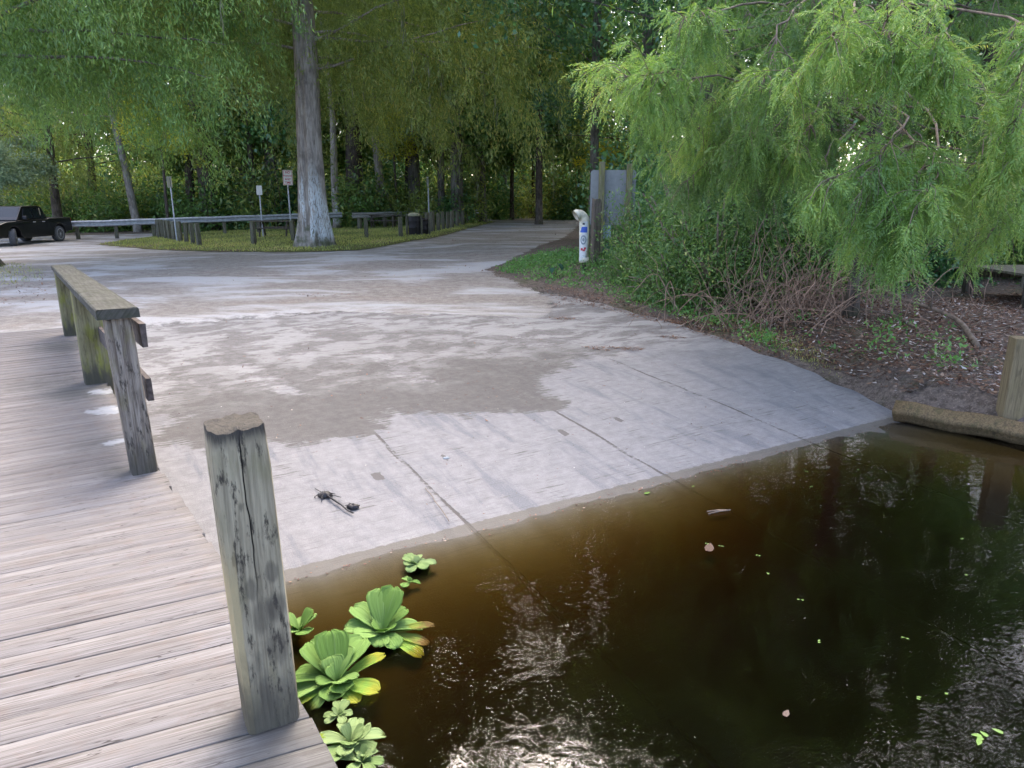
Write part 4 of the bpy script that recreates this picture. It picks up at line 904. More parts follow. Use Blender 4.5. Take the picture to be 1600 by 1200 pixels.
# the wood behind the car park
WOOD = 'trees of the wood behind the car park'
fp = [make_tree('wood_tree', 'tall olive green cypress in the shaded wood beyond the car park', 'tree', at_px(90, 43), 22, .27, 'cyp', M['cyp_olive'], M['bark_dark'], 41, WOOD, .17, 36, .28, 14, 38, (.27, .055), (.02, 0), 1.5, .8, None, True, 1, 2.4),
      make_tree('wood_tree', 'broad leaved dark green tree in the shaded wood beyond the car park', 'tree', at_px(330, 52), 18, .2, 'oak', M['bush'], M['bark_grey'], 42, WOOD, .13, 30, .34, 12, 70, (.27, .14), (0, 0), 1.4, .4, None, True, 1, 2.),
      make_tree('wood_tree', 'thin straight dark trunk in the shaded wood beyond the car park', 'tree', at_px(800, 56), 20, .17, 'thin', M['oak'], M['bark_dark'], 43, WOOD, .25, 24, .24, 10, 60, (.27, .14), (.01, 0), 1.4, .5)]
rw = random.Random(12)
spots = [(-120, 46, 0), (20, 52, 1), (150, 50, 0), (690, 47, 1), (755, 50, 1), (265, 57, 2), (300, 47, 0), (385, 50, 1), (400, 46, 2), (430, 58, 0), (470, 52, 1), (560, 56, 2), (640, 50, 0), (655, 62, 2), (690, 54, 1), (720, 60, 2), (745, 57, 1), (790, 66, 1), (832, 60, 2), (815, 70, 0), (905, 58, 2),
         (930, 54, 1), (1010, 48, 1), (1080, 40, 0), (1130, 52, 2), (1200, 34, 1), (1290, 40, 0), (1400, 30, 1), (1480, 44, 0), (1620, 34, 1), (60, 62, 1), (200, 66, 0), (350, 68, 2), (510, 70, 0), (600, 74, 1), (-250, 50, 1), (-60, 64, 0), (880, 76, 0)]
for x, Y_, k in spots:
    dup(fp[k], at_px(x, Y_), rw.uniform(0, 6.28), rw.uniform(.9, 1.3))
for x, Y_, k, sz in ((555, 46, 0, 1.75), (648, 48, 1, 1.95), (715, 46.5, 1, 2.1)  , (430, 47, 1, 2.0), (330, 46, 0, 1.7)):
    dup(fp[k], at_px(x, Y_), rw.uniform(0, 6.28), (2.0, 2.0, sz * 1.2))
# understory
USH = 'shrubs under the trees of the wood'
up_ = [make_bush('understory_shrub', 'dark green shrub in the deep shade of the wood beyond the car park', 'shrub', at_px(140, 46), (2.4, 1.8, 2.6), 2600, M['bush'], (.2, .1), 61, USH),
       make_bush('understory_shrub', 'blue green bushy shrub in the deep shade of the wood beyond the car park', 'shrub', at_px(560, 48), (2.2, 1.8, 3.2), 2600, M['oak'], (.2, .11), 62, USH),
       make_bush('understory_shrub', 'loose olive shrub in the deep shade of the wood beyond the car park', 'shrub', at_px(300, 50), (2.6, 2., 3.8), 2400, M['cyp_olive'], (.24, .08), 63, USH, droop=.6)]
for i in range(96):
    x = -260 + i * 15 + rw.uniform(-14, 14); Y_ = rw.choice((45, 48, 53, 60, 66)) + rw.uniform(-1, 1)
    if x > 740: Y_ += 12
    if x > 1160: continue
    dup(up_[i % 3], at_px(x, Y_), rw.uniform(0, 6.28), rw.uniform(.8, 1.6))
for i in range(34):
    dup(up_[(i * 2) % 3], at_px(-330 + 45 * i + rw.uniform(-15, 15), 72 + rw.uniform(-3, 3)), rw.uniform(0, 6.28), (2., 2., rw.uniform(1.9, 3.)))
# far-off wood: one mass beyond
rg = np.random.default_rng(77); n = 150000
cl = np.stack([rg.uniform(-115, 115, 2600), rg.uniform(82, 118, 2600), rg.uniform(0, 1, 2600) ** 1.7 * 26], 1); k = rg.integers(0, 2600, n)
C = cl[k] + rg.normal(size=(n, 3)) * np.array((2.2, 2., 1.3)); C[:, 2] = np.maximum(C[:, 2], 0); s_ = rg.uniform(.5, 1.0, n)
o = leaf_mesh('far_wood', leaves(C, rg.normal(size=(n, 3)), s_, s_ * .5, rg, .5), M['bush'], None, np.clip(rg.uniform(.1, .8, 2600)[k] + rg.normal(size=n) * .15, 0, 1))
tag(o, 'solid green mass of far trees closing the view behind the wood', 'woodland', None, 'stuff')

# ------------------------------------------------------------------ the fresh green cypress over the right bank
def frond_tree():
    rg = np.random.default_rng(3); tb_ = P(1335, 440, 11.6); base = np.array((tb_.x, tb_.y, Z(tb_.x, tb_.y)))
    root = thing('cypress_tree', 'fresh green cypress with feathery hanging sprays over the right bank', 'tree', tuple(base))
    tr = MB(); tp = np.array([(0, 0, -.3), (0, 0, .4), (.05, .02, 2), (-.05, .1, 4.5), (.1, .1, 7.5), (.0, .2, 11)]); tr.tube(tp, [.2, .11, .1, .09, .07, .03], 12, .5, lambda a, L: 1 + .1 * math.sin(4 * a))
    trunk = tr
    limbs = [((1330, 60, 11.3), (1190, 132, 9), (1075, 118, 8), (982, 122, 7.6)), ((1330, 30, 11.3), (1150, 42, 9.5), (1060, 60, 8.5), (1010, 100, 8.2)), ((1320, -40, 11), (1230, 20, 8), (1195, 130, 7.5)), ((1330, 60, 11), (1350, 70, 8), (1235, 112, 7.1)),
             ((1330, 120, 11), (1430, 180, 8), (1385, 225, 7), (1345, 300, 6.8)), ((1330, 100, 11), (1490, 195, 7.6), (1430, 270, 7), (1405, 360, 6.8)), ((1335, -60, 11), (1480, 20, 7), (1468, 100, 6.8)), ((1350, 0, 11), (1620, 30, 7), (1588, 180, 6.7)),
             ((1335, 150, 11), (1560, 190, 8), (1520, 260, 7.5)), ((1330, 120, 11), (1230, 170, 9), (1195, 225, 8.5)), ((1330, 110, 11), (1275, 160, 9), (1255, 225, 8.4)), ((1330, 200, 11), (1500, 240, 9), (1480, 300, 8.6)), ((1330, 0, 11), (1130, 10, 9), (1070, 30, 8)), ((1330, 170, 11), (1440, 215, 7.4), (1310, 275, 6.7)),
             ((1330, 150, 11), (1480, 250, 7.2), (1440, 315, 6.6)), ((1330, 90, 11), (1600, 150, 7.3), (1600, 230, 6.8)), ((1330, -20, 11), (1340, 10, 7.5), (1300, 60, 7)), ((1330, -50, 11), (1400, -20, 7.2), (1380, 60, 6.9)), ((1330, 40, 11), (1120, 90, 9.6), (1020, 170, 8.8)), ((1330, 200, 11), (1590, 250, 8), (1580, 290, 7.4)),
             ((1330, 60, 11.3), (1200, 90, 10.3), (1110, 150, 10), (1080, 215, 9.8)), ((1330, 100, 11.3), (1180, 180, 10.5), (1120, 230, 10.2)), ((1330, 200, 11), (1380, 240, 8), (1370, 300, 7.4))]
    limbs[23:] = []
    limbs += [((1335, 150, 11), (1560, 240, 9), (1640, 300, 8.5)), ((1335, 180, 11), (1560, 290, 9), (1560, 350, 8.6)), ((1335, 100, 11), (1640, 200, 8), (1650, 260, 7.5)), ((1340, 240, 11), (1490, 300, 9.5), (1530, 360, 9.2)), ((1335, 200, 11), (1290, 230, 9.2), (1285, 290, 8.8))]
    limbs += [((1330, 180 + 40 * math.sin(i), 11.4), (1330 - 40 - 9 * i, 150 + 8 * i % 60, 11.2), (1300 - 19 * i + 30 * math.sin(3 * i), 215 + 45 * math.sin(2.1 * i) + 20, 10.4 + .8 * math.cos(i))) for i in range(14)]
    for i in range(30):
        x = rg.uniform(1060, 1660); y = rg.uniform(-260, 215); Y_ = rg.uniform(8.2, 12.6)
        if x < 1130 and y > 120: continue
        limbs.append(((1332, y - 30, 11.4), ((1332 + x) / 2, y - 30, (Y_ + 11.4) / 2), (x, y, Y_), (x + rg.uniform(-30, 30), y + rg.uniform(20, 90), Y_ - .3)))
    LV, TI = [], []; tw = MB()
    for li, L in enumerate(limbs):
        q = np.array([tuple(P(*a)) for a in L]) - base; f = np.linspace(0, 1, 12); pts = along(q, f)[0]; pts[1:-1] = (pts[:-2] + 2 * pts[1:-1] + pts[2:]) / 4
        pts = pts + rg.normal(size=pts.shape) * .025; pale = MB(); tw.tube(pts, [.019 * (1 - .8 * j / 11) for j in range(12)], 6)
        ln = np.linalg.norm(np.diff(pts, axis=0), axis=1).sum(); nt = int(12 + ln * 3.9); nn = max(3, nt // 5); ff = np.repeat(rg.uniform(.34, 1, nn) ** .85, 6)[:nt + 4]; ff[:4] = 1; nt = len(ff); ff = np.clip(ff + rg.normal(size=nt) * .012, 0, 1); cj = np.repeat(rg.normal(size=nn + 2) * .16, 6)
        bp, bd = along(pts, ff); front = li < 28; shade = rg.uniform(.35, .85) if front else rg.uniform(-.1, .35)  # front limbs tinted lighter, back limbs darker: depth shading put into the leaf colour
        for j in range(nt):
            d = bd[j] * .7 + rg.normal(size=3) * .5; tl = rg.uniform(.22, .62); tpnt = curve_pts(bp[j], d / np.linalg.norm(d), tl, 6, 1.3, rg, .3); tw.tube(tpnt, [.006 - .0007 * k for k in range(7)], 4)
            nf = int(11 * tl / .6 * rg.uniform(.7, 1.3)); fb, fd = along(tpnt, rg.uniform(.05, 1, nf) ** .85)
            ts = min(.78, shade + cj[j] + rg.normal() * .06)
            for k in range(nf):
                m_ = 17; fl = rg.uniform(.16, .34); dd = fd[k] * .7 + rg.normal(size=3) * .55 + np.array((0, 0, -.25)); dd /= np.linalg.norm(dd)
                t = np.linspace(.04, 1, m_)[:, None]; cen = fb[k] + dd * fl * t + np.array((0, 0, -1)) * fl * .42 * t * t; tan = nrm(dd + np.array((0, 0, -1.2)) * t); sd_ = nrm(np.cross(tan, rg.normal(size=3)))
                for sg_ in (-1, 1):
                    D = tan * .85 + sd_ * sg_ * .75 + rg.normal(size=(m_, 3)) * .15; ll = (.052 * np.sin(np.pi * (.18 + .8 * t[:, 0])) + .014) * rg.uniform(.8, 1.2)
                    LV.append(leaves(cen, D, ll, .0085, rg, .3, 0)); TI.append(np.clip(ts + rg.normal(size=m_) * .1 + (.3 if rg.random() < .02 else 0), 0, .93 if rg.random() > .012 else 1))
    # high crown, seen mirrored in the water
    cz = np.concatenate([np.array([[rg.uniform(-4.5, 4.5), rg.uniform(-4., 3.5), rg.uniform(4.8, 11)]]) for _ in range(150)]); cz = cz[np.hypot(cz[:, 0], cz[:, 1]) < 5 * (1 - ((cz[:, 2] - 4) / 9.5) ** 2)]
    n = 17000; k = rg.integers(0, len(cz), n); C = cz[k] + rg.normal(size=(n, 3)) * np.array((.5, .5, .28)); LV.append(leaves(C, rg.normal(size=(n, 3)) + np.array((0, 0, -.7)), rg.uniform(.12, .22, n), .035, rg, .3)); TI.append(np.clip(rg.uniform(.2, .6, len(cz))[k], 0, 1))
    trunk.build('trunk', M['bark_dark'], root, True); tw.build('branches', M['twig'], root, True)
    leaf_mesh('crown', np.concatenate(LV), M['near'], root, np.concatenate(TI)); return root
frond_tree()
# bushes and small trees of the right bank
RB = 'bushes on the right bank'
rb_ = [make_bush('bank_bush', 'dark leafy bush in the shade of the right bank', 'bush', at_px(1090, 14.2), (1.1, .9, 1.5), 5200, M['bush'], (.075, .036), 71, RB, 26),
       make_bush('bank_bush', 'feathery green bush in the shade of the right bank', 'bush', at_px(1010, 14.8), (.85, .8, 1.1), 11000, M['bush'], (.055, .016), 72, RB, 60, droop=.5),
       make_bush('bank_bush', 'tall dark bush in the shade of the right bank', 'bush', at_px(1240, 14.5), (1.3, 1.1, 2.9), 5200, M['oak'], (.11, .055), 73, RB, 34)]
for x, Y_, k, sc in ((1075, 13.6, 1, 1.5), (1130, 13.4, 1, 1.7), (1020, 16.5, 1, 1.6), (1105, 15, 1, 2.3), (1180, 15, 1, 2.4), (1255, 14.2, 1, 2.2), (1000, 26, 2, 1.6), (1045, 24, 2, 1.7), (1090, 28, 2, 2.), (1120, 22, 2, 1.7), (1050, 16.5, 2, .8), (1060, 13.2, 1, .9), (1140, 15.5, 2, .95), (1300, 15.5, 2, 1.1), (1360, 14.5, 0, 1.2), (1420, 15.8, 2, 1.1), (1500, 16.5, 2, 1.0), (1590, 17, 2, 1.1), (1660, 16, 0, 1.3), (1120, 18.5, 2, 1.1), (1020, 19, 2, .9), (985, 15.4, 1, .55)):
    q = at_px(x, Y_); dup(rb_[k], q, rw.uniform(0, 6), sc)

# ------------------------------------------------------------------ ground cover, litter, brush
def pts_in(poly, n, rg):
    pl = np.array(poly); lo, hi = pl.min(0), pl.max(0); out = []
    while sum(map(len, out)) < n:
        q = rg.uniform(lo, hi, (n * 2, 2)); out.append(q[sdf(poly, q[:, 0], q[:, 1]) > 0])
    return np.concatenate(out)[:n]
TP = lambda L: [tuple(T(x, y).xy) for x, y in L]
rg = np.random.default_rng(91)
def surf(q):
    c_, s_ = cs(q[:, 0], q[:, 1]); return np.where((c_ > -.4) & (c_ < cmax(s_)) & (s_ < 8), zramp(s_) + .022, zt(q[:, 0], q[:, 1]) + .005)
WEED = TP([(770, 424), (820, 404), (880, 396), (960, 392), (1040, 420), (1090, 455), (1160, 480), (1210, 525), (1235, 556), (1180, 545), (1090, 512), (1000, 478), (930, 462), (870, 446), (820, 436)])
q = pts_in(WEED, 900, rg); dn = sdf(WEED, q[:, 0], q[:, 1]); q = q[rg.uniform(size=len(q)) < np.clip(dn / .5 + .25, 0, 1)]; LV, TI = [], []
q2 = pts_in(TP([(1060, 500), (1120, 480), (1320, 500), (1480, 510), (1560, 590), (1440, 600), (1320, 575), (1200, 535)]), 42, rg); q = np.concatenate([q, q2])
for (x, y) in q:
    n = int(rg.integers(10, 26)); h = rg.uniform(.06, .3) * min(1, .35 + abs(float(sdf(WEED, np.array([x]), np.array([y]))[0]))); C = np.stack([x + rg.normal(size=n) * .1, y + rg.normal(size=n) * .1, Z(x, y) + rg.uniform(0, 1, n) * h], 1)
    s_ = rg.uniform(.035, .085, n); LV.append(leaves(C, rg.normal(size=(n, 3)) + np.array((0, 0, .45)), s_, s_ * .5, rg, .7)); TI.append(np.clip(rg.uniform(.1, .8) + rg.normal(size=n) * .12, 0, .93) + (rg.uniform(size=n) < .012) * .4)
tag(leaf_mesh('weeds', np.concatenate(LV), M['weed'], None, np.clip(np.concatenate(TI), 0, 1)), 'low green weeds along the right edge of the ramp and road', 'weeds', None, 'stuff')
def blades(poly, n, hmin, hmax, wd, rg, edge=.3):
    q = pts_in(poly, n, rg); d = sdf(poly, q[:, 0], q[:, 1]); q = q[rg.uniform(size=n) < np.clip(d / edge + .1, 0, 1)]; n = len(q)
    C = np.stack([q[:, 0], q[:, 1], surf(q)], 1); D = rg.normal(size=(n, 3)) * .45 + np.array((0, 0, 1.)); pt = np.clip(.5 + .3 * np.sin(q[:, 0] * 1.1 + 1) * np.cos(q[:, 1] * .9) + rg.normal(size=n) * .2, 0, 1)
    return leaves(C, D, rg.uniform(hmin, hmax, n), wd, rg, 0), pt
v1, t1 = blades(ISLE, 52000, .05, .14, .02, rg, .9); v2, t2 = blades(TP([(960, 470), (1050, 498), (1150, 522), (1240, 564), (1320, 596), (1300, 560), (1260, 530), (1150, 490), (1050, 465)]), 2600, .02, .08, .007, rg)
v3, t3 = blades(TP([(-60, 445), (0, 452), (60, 440), (80, 424), (40, 412), (-60, 410)]), 1100, .03, .12, .01, rg)
tag(leaf_mesh('grass', np.concatenate([v1, v2, v3]), M['grass'], None, np.concatenate([t1, t2, t3])), 'short patchy grass of the island and the ramp edges', 'grass', None, 'stuff')
LV, TI = [], []
def litter(poly, n, smin, smax, t0=0., t1=1., lift=.012):
    q = pts_in(poly, n, rg); n = len(q); C = np.stack([q[:, 0], q[:, 1], surf(q) + rg.uniform(.004, lift, n)], 1); D = rg.normal(size=(n, 3)) * np.array((1, 1, .22)); s_ = rg.uniform(smin, smax, n)
    LV.append(leaves(C, D, s_, s_ * rg.uniform(.3, .6, n), rg, 1.55, .15)); TI.append(rg.uniform(t0, t1, n) ** 1.15)
BANK = TP([(1040, 505), (1080, 470), (1180, 470), (1300, 470), (1450, 470), (1640, 455), (1680, 560), (1660, 640), (1500, 640), (1400, 620), (1330, 590), (1240, 552), (1130, 522)])
litter(BANK, 15000, .035, .095, 0, 1, .035); litter(BANK, 260, .04, .09, .88, 1, .04)
litter(TP([(1000, 430), (1300, 420), (1640, 420), (1640, 470), (1300, 480), (1080, 470)]), 3500, .04, .09)
litter(TP([(850, 445), (930, 458), (1050, 497), (1240, 556), (1230, 566), (1050, 512), (930, 480), (860, 462)]), 1500, .025, .07, .1, .8)
litter(TP([(750, 424), (840, 402), (900, 382), (900, 400), (830, 418), (770, 432)]), 600, .03, .08, .1, .7)
litter(TP([(-60, 452), (-40, 420), (70, 424), (110, 440), (60, 475), (-40, 478)]), 900, .03, .09, .1, .9)
litter(TP([(250, 690), (580, 690), (850, 660), (1100, 560), (980, 500), (600, 480), (280, 500)]), 130, .02, .055, .1, .75, .006)
litter(TP([(220, 640), (870, 640), (880, 540), (300, 520)]), 240, .012, .035, 0, .3, .005)
_q = np.stack([rg.uniform(0, CMAX, 260), rg.normal(size=260) * .035 - .01], 1); _n = 260; C = np.stack([W0.x + _q[:, 0] * ax - _q[:, 1] * ay, W0.y + _q[:, 0] * ay + _q[:, 1] * ax, np.maximum(ZW + .003, ZW + .062 * _q[:, 1] + .006)], 1); _s = rg.uniform(.008, .03, _n); LV.append(leaves(C, rg.normal(size=(_n, 3)) * np.array((1, 1, .1)), _s, _s * .5, rg, 1.55)); TI.append(rg.uniform(0, .9, _n))
litter(TP([(250, 690), (760, 830), (1400, 640), (1100, 540), (860, 480), (300, 480)]), 900, .008, .028, 0, 1, .005)
litter(TP([(560, 395), (700, 378), (830, 345), (900, 345), (880, 380), (740, 410)]), 700, .03, .09, .2, .7); litter(TP([(200, 450), (740, 440), (780, 410), (200, 400)]), 500, .02, .07, .2, 1)
for cx_, cy_, r in ((865, 475, .35), (880, 500, .25), (500, 462, .5), (940, 547, .22), (985, 548, .2), (1050, 530, .2)):
    p = T(cx_, cy_); litter([(p.x + r * math.cos(a) * (1 + .4 * math.sin(3 * a)), p.y + .5 * r * math.sin(a)) for a in np.linspace(0, 2 * PI, 14)[:-1]], 90, .02, .06, .15, .8, .02)
LV_l = np.concatenate(LV); tag(leaf_mesh('leaf_litter', LV_l, M['litter'], None, np.concatenate(TI)), 'fallen brown and bleached leaves strewn over the bank and ramp', 'leaf litter', None, 'stuff')

# tangle of dead vines
rv = random.Random(5); vb = MB(); c0 = T(1230, 494)
def squig(a, e, sag, n=10, j=.05): return [a + (e - a) * (i / n) + Vector((rv.gauss(0, j), rv.gauss(0, j), rv.gauss(0, j * .6) + sag * math.sin(PI * i / n))) for i in range(n + 1)]
def soft(p): return [p[0]] + [(p[i - 1] + p[i] * 2 + p[i + 1]) / 4 for i in range(1, len(p) - 1)] + [p[-1]]
for i in range(250):
    a = c0 + Vector((rv.gauss(.1, 1.0), rv.gauss(.0, .5), 0)); a.z = Z(a.x, a.y) - .02
    k = rv.random()
    if k < .38: e = a + Vector((rv.gauss(0, .5), rv.gauss(0, .4), rv.uniform(.3, 1.8))); sag = rv.uniform(-.1, .1)
    else: e = a + Vector((rv.gauss(.2, 1.0), rv.gauss(-.15, .5), 0)); e.z = Z(e.x, e.y) + rv.uniform(0, .3); sag = rv.uniform(.1, .7)
    r = rv.uniform(.003, .0115); pts = soft(soft(squig(a, e, sag, 10, .09))); vb.tube(pts, [r * (1 - .5 * j / 10) for j in range(11)], 4)
tag(vb.build('vine_tangle', M['vine'], None, True), 'tangle of brown dead vines and brush piled on the right bank', 'brush')
def limb(name, label, pxs, r0, twigs, seed):
    rv.seed(seed); P_ = [T(x, y, dz) for x, y, dz in pxs]; f = np.linspace(0, 1, 24); pts = along(np.array([tuple(q) for q in P_]), f)[0]; pts = [Vector(q) for q in pts]; pts = soft(soft(pts)); b = MB()
    b.tube(pts, [r0 * (1 - .55 * i / 23) * (1 + .06 * math.sin(i * 2.3)) for i in range(24)], 8)
    for t in range(twigs):
        i = rv.randrange(2, 22); a = pts[i]; e = a + Vector((rv.gauss(0, .35), rv.gauss(0, .3), rv.uniform(.0, .4))); b.tube(soft(squig(a, e, .06, 6, .03)), [r0 * .35 * (1 - .13 * j) for j in range(7)], 5)
    return tag(b.build(name, M['twig'], None, True), label, 'branch')
limb('fallen_branch', 'long bare grey fallen branch curving down across the leaf strewn bank', [(1528, 545, .02), (1500, 512, .1), (1455, 497, .16), (1400, 487, .22), (1350, 468, .35), (1320, 455, .45)], .04, 9, 3)
limb('fallen_branch', 'thin crooked fallen branch at the left foot of the vine tangle', [(1062, 452, .1), (1090, 448, .22), (1120, 448, .2), (1165, 460, .1)], .026, 6, 4)
limb('fallen_branch', 'slender dead branch lying behind the long curved one on the bank', [(1440, 520, .02), (1400, 500, .08), (1330, 490, .1), (1250, 470, .25)], .022, 6, 6)

# big-leaved plants among the weeds
def spoon(L, Wd, cup, rise, ruff=.0, nu=9, nv=13, prof=None, curl=0.0, seed=0):
    """a leaf blade along +x, broad towards the tip, ribbed along its length"""
    r = random.Random(seed); vs = []
    for i in range(nu + 1):
        t = i / nu; wv_ = prof(t) * Wd / 2; ph = math.radians(rise) - curl * t
        x = L * t * math.cos(ph); z = L * t * math.sin(ph)
        for j in range(nv + 1):
            v = 2 * j / nv - 1; v = v * (r.uniform(.9, 1.0) if abs(v) > .9 and t > .45 else 1); notch = -.05 * L * math.exp(-(v / .25) ** 2) * (t ** 8)
            vs.append(Vector((x + notch * math.cos(ph), v * wv_, z + cup * wv_ * v * v + ruff * L * math.cos(v * 15 + seed) * .28 * (t ** .5) + ruff * L * math.sin(t * 6 + v * 4 + seed) * .25 * t)))
    n = nv + 1; fs = [(i * n + j, i * n + j + 1, (i + 1) * n + j + 1, (i + 1) * n + j) for i in range(nu) for j in range(nv)]; return vs, fs
fan = lambda t: max(.02, (.22 + .78 * sm(t / .72)) * (1 if t < .8 else math.sqrt(max(0, 1 - ((t - .8) / .205) ** 2)) * .9 + .1))
heart = lambda t: max(.02, math.sin(PI * min(1, .12 + .88 * t)) ** .7 * (1.15 - .5 * t))
def lettucemat(name, a, b, rib, tip=None):
    m = NM(name); uv = m.uv(); t = m.attr('tint'); c = m.mix(t, a, b); n = m.noise(m.mapv(uv, (1.2, 13, 1)), 1., 3); sx_ = m.n('SeparateXYZ'); m.l(uv, sx_.inputs[0]); c = m.mix(m.ss(m.math('ADD', sx_.outputs[0], m.math('MULTIPLY', m.math('SUBTRACT', m.noise(m.obj(), 25, 4), .5), .9)), .55, .95), c, tip) if tip else c; c = m.mix(m.math('MULTIPLY', m.ss(n, .5, .7), .3), c, rib)
    d = m.pbsdf(c, .75, m.bump(m.noise(m.mapv(uv, (1.2, 13, 1)), 1., 2, .5), .9, .008), .15); tl = m.n('BsdfTranslucent'); m.l(c, tl.inputs[0]); mx = m.n('MixShader'); mx.inputs[0].default_value = .4; m.l(d, mx.inputs[1]); m.l(tl.outputs[0], mx.inputs[2]); return m.done(mx.outputs[0])
M['lettuce'] = lettucemat('water_lettuce_leaf', (0.159, 0.296, 0.056), (0.278, 0.435, 0.121), (0.325, 0.435, 0.199))
M['lettuce_pale'] = lettucemat('pale_water_lettuce_leaf', (.24, .36, .12), (.36, .47, .2), (.42, .5, .28))
M['wither'] = lettucemat('withered_leaf', (.22, .32, .06), (.28, .32, .06), (.3, .3, .07), (.24, .15, .05))
M['yellowing'] = lettucemat('yellowing_leaf', (.22, .4, .06), (.3, .46, .08), (.35, .45, .1), (.42, .42, .05))
M['elephant'] = lettucemat('big_leaf', (.04, .1, .06), (.06, .14, .09), (.09, .17, .11))
def rosette(name, label, cat, loc, R_, leaves_, mat, wither=(), seed=0, group=None, prof=fan, ruff=.05):
    root = thing(name, label, cat, loc, 0, group); r = random.Random(seed); b = MB(); leaves_ = list(leaves_) + [(r.uniform(0, 360), r.uniform(.25, .55), r.uniform(.25, .42), r.uniform(35, 80)) for _ in range(7)]
    for az, L, Wd, rise in leaves_:
        vs, fs = spoon(L * R_, Wd * R_, .22, rise, ruff, prof=prof, curl=r.uniform(.1, .55), seed=r.randrange(99)); Rm = Matrix.Rotation(math.radians(az), 3, 'Z')
        b.add([Rm @ v + Vector((.02 * math.cos(math.radians(az)) * R_, .02 * math.sin(math.radians(az)) * R_, .012 + .05 * R_)) for v in vs], fs, r.random(), [(i / 9, j / 13) for i in range(10) for j in range(14)])
    o = b.build('leaves', mat, root, True); sol = o.modifiers.new('thick', 'SOLIDIFY'); sol.thickness = .002
    for az, L, Wd, rise, mk in wither:
        b = MB(); vs, fs = spoon(L * R_, Wd * R_, .15, rise, .05, prof=prof, curl=.2, seed=r.randrange(99)); Rm = Matrix.Rotation(math.radians(az), 3, 'Z'); b.add([Rm @ v + Vector((0, 0, .014)) for v in vs], fs, r.random(), [(i / 9, j / 13) for i in range(10) for j in range(14)])
        o = b.build('leaf', M[mk], root, True); o['label'] = 'withered brown leaf' if mk == 'wither' else 'leaf turning yellow'
    return root
def rnd_leaves(n, r, l0=.7, l1=1.0, rises=(18, 60), w=.62): return [(360 * i / n + r.uniform(-14, 14), r.uniform(l0, l1), r.uniform(w * .8, w * 1.15), r.uniform(*rises)) for i in range(n)]
GW = 'water lettuce floating beside the dock'
wp_ = lambda x, y: G(x, y, ZW)
rr = random.Random(8)
sc_ = (G(660, 990, ZW) - G(590, 990, ZW)).length
rosette('water_lettuce', 'largest bright water lettuce with brown tipped right leaves between dock post and open water', 'water plant', wp_(598, 996), sc_ * .92, [(100, 1.05, .75, 68), (72, 1.1, .7, 66), (150, 1.0, .62, 45), (185, .9, .6, 30), (222, .75, .6, 28), (270, .55, .55, 30), (310, .65, .5, 24), (20, .95, .55, 26), (45, .8, .5, 50), (120, .6, .4, 75), (290, .35, .4, 60)], M['lettuce'], [(352, 1.15, .4, 6, 'wither'), (12, 1.25, .3, 16, 'wither'), (330, 1.2, .45, 4, 'yellowing'), (190, 1.12, .3, 4, 'yellowing')], 1, GW)
rosette('water_lettuce', 'broad bright water lettuce with yellow tipped leaves nearest the dock post', 'water plant', wp_(526, 1072), sc_ * .98, [(110, 1.0, .75, 64), (140, 1.02, .7, 42), (62, 1.0, .7, 60), (85, .7, .6, 74), (170, 1.0, .62, 22), (200, .95, .5, 14), (232, .7, .55, 14), (272, .55, .55, 16), (300, .5, .5, 30), (120, .5, .5, 78)], M['lettuce'], [(30, 1.1, .38, 28, 'yellowing'), (345, .95, .5, 12, 'yellowing'), (318, .75, .4, 8, 'yellowing'), (215, .9, .3, 6, 'yellowing')], 2, GW)
rosette('water_lettuce', 'small pale water lettuce floating farthest out below the concrete edge', 'water plant', wp_(650, 886), sc_ * .55, rnd_leaves(8, rr, .6, 1., (10, 40)), M['lettuce_pale'], [], 3, GW)
rosette('water_lettuce', 'single round leaved water lettuce floating just below the small pale one', 'water plant', wp_(640, 913), sc_ * .28, rnd_leaves(3, rr, .8, 1.1, (5, 15), .8), M['lettuce'], [], 4, GW)
rosette('water_lettuce', 'small round leaved water plant half hidden behind the tall dock post', 'water plant', wp_(468, 992), sc_ * .62, rnd_leaves(7, rr, .6, 1., (30, 65), .6), M['lettuce'], [], 5, GW)
rosette('water_lettuce', 'greyish water lettuce with narrow leaves at the bottom corner of the dock', 'water plant', wp_(548, 1168), sc_ * .72, rnd_leaves(9, rr, .6, 1., (15, 50), .5), M['lettuce_pale'], [(190, .9, .4, 30, 'yellowing')], 6, GW)
rosette('water_lettuce', 'tiny pale water lettuce between the broad bright one and the dock corner', 'water plant', wp_(530, 1122), sc_ * .36, rnd_leaves(6, rr, .6, 1., (10, 40), .5), M['lettuce_pale'], [], 7, GW)
rosette('water_lettuce', 'small ragged water lettuce at the bottom edge right of the dock corner', 'water plant', wp_(566, 1196), sc_ * .5, rnd_leaves(6, rr, .6, 1., (10, 40), .5), M['lettuce_pale'], [], 8, GW)
GE = 'big leaved plants among the weeds'
for i, (x, y, k, lab) in enumerate(((960, 412, .5, 'blue green big leaved plant among weeds right of the white pipe'), (1000, 418, .55, 'blue green big leaved plant by the feathery bush right of the pipe'), (868, 432, .3, 'small big leaved plant at the road side of the weeds'))):
    q = T(x, y); root = thing('broad_leaf_plant', lab, 'plant', q, 0, GE); b = MB(); sb = MB(); r = random.Random(i)
    for j in range(6):
        az = 60 * j + r.uniform(-20, 20); h = k * r.uniform(.5, 1.0); vs, fs = spoon(k * .6, k * .42, .1, -25, .01, prof=heart, curl=.5, seed=j); Rm = Matrix.Rotation(math.radians(az), 3, 'Z'); o_ = Rm @ Vector((k * .3, 0, h)); b.add([Rm @ v + o_ for v in vs], fs, r.random()); sb.tube([(0, 0, -.05), o_ * .6 + Vector((0, 0, h * .2)), o_], .008, 5)
    sb.build('stalks', M['weed'], root, True); b.build('leaves', M['elephant'], root, True)

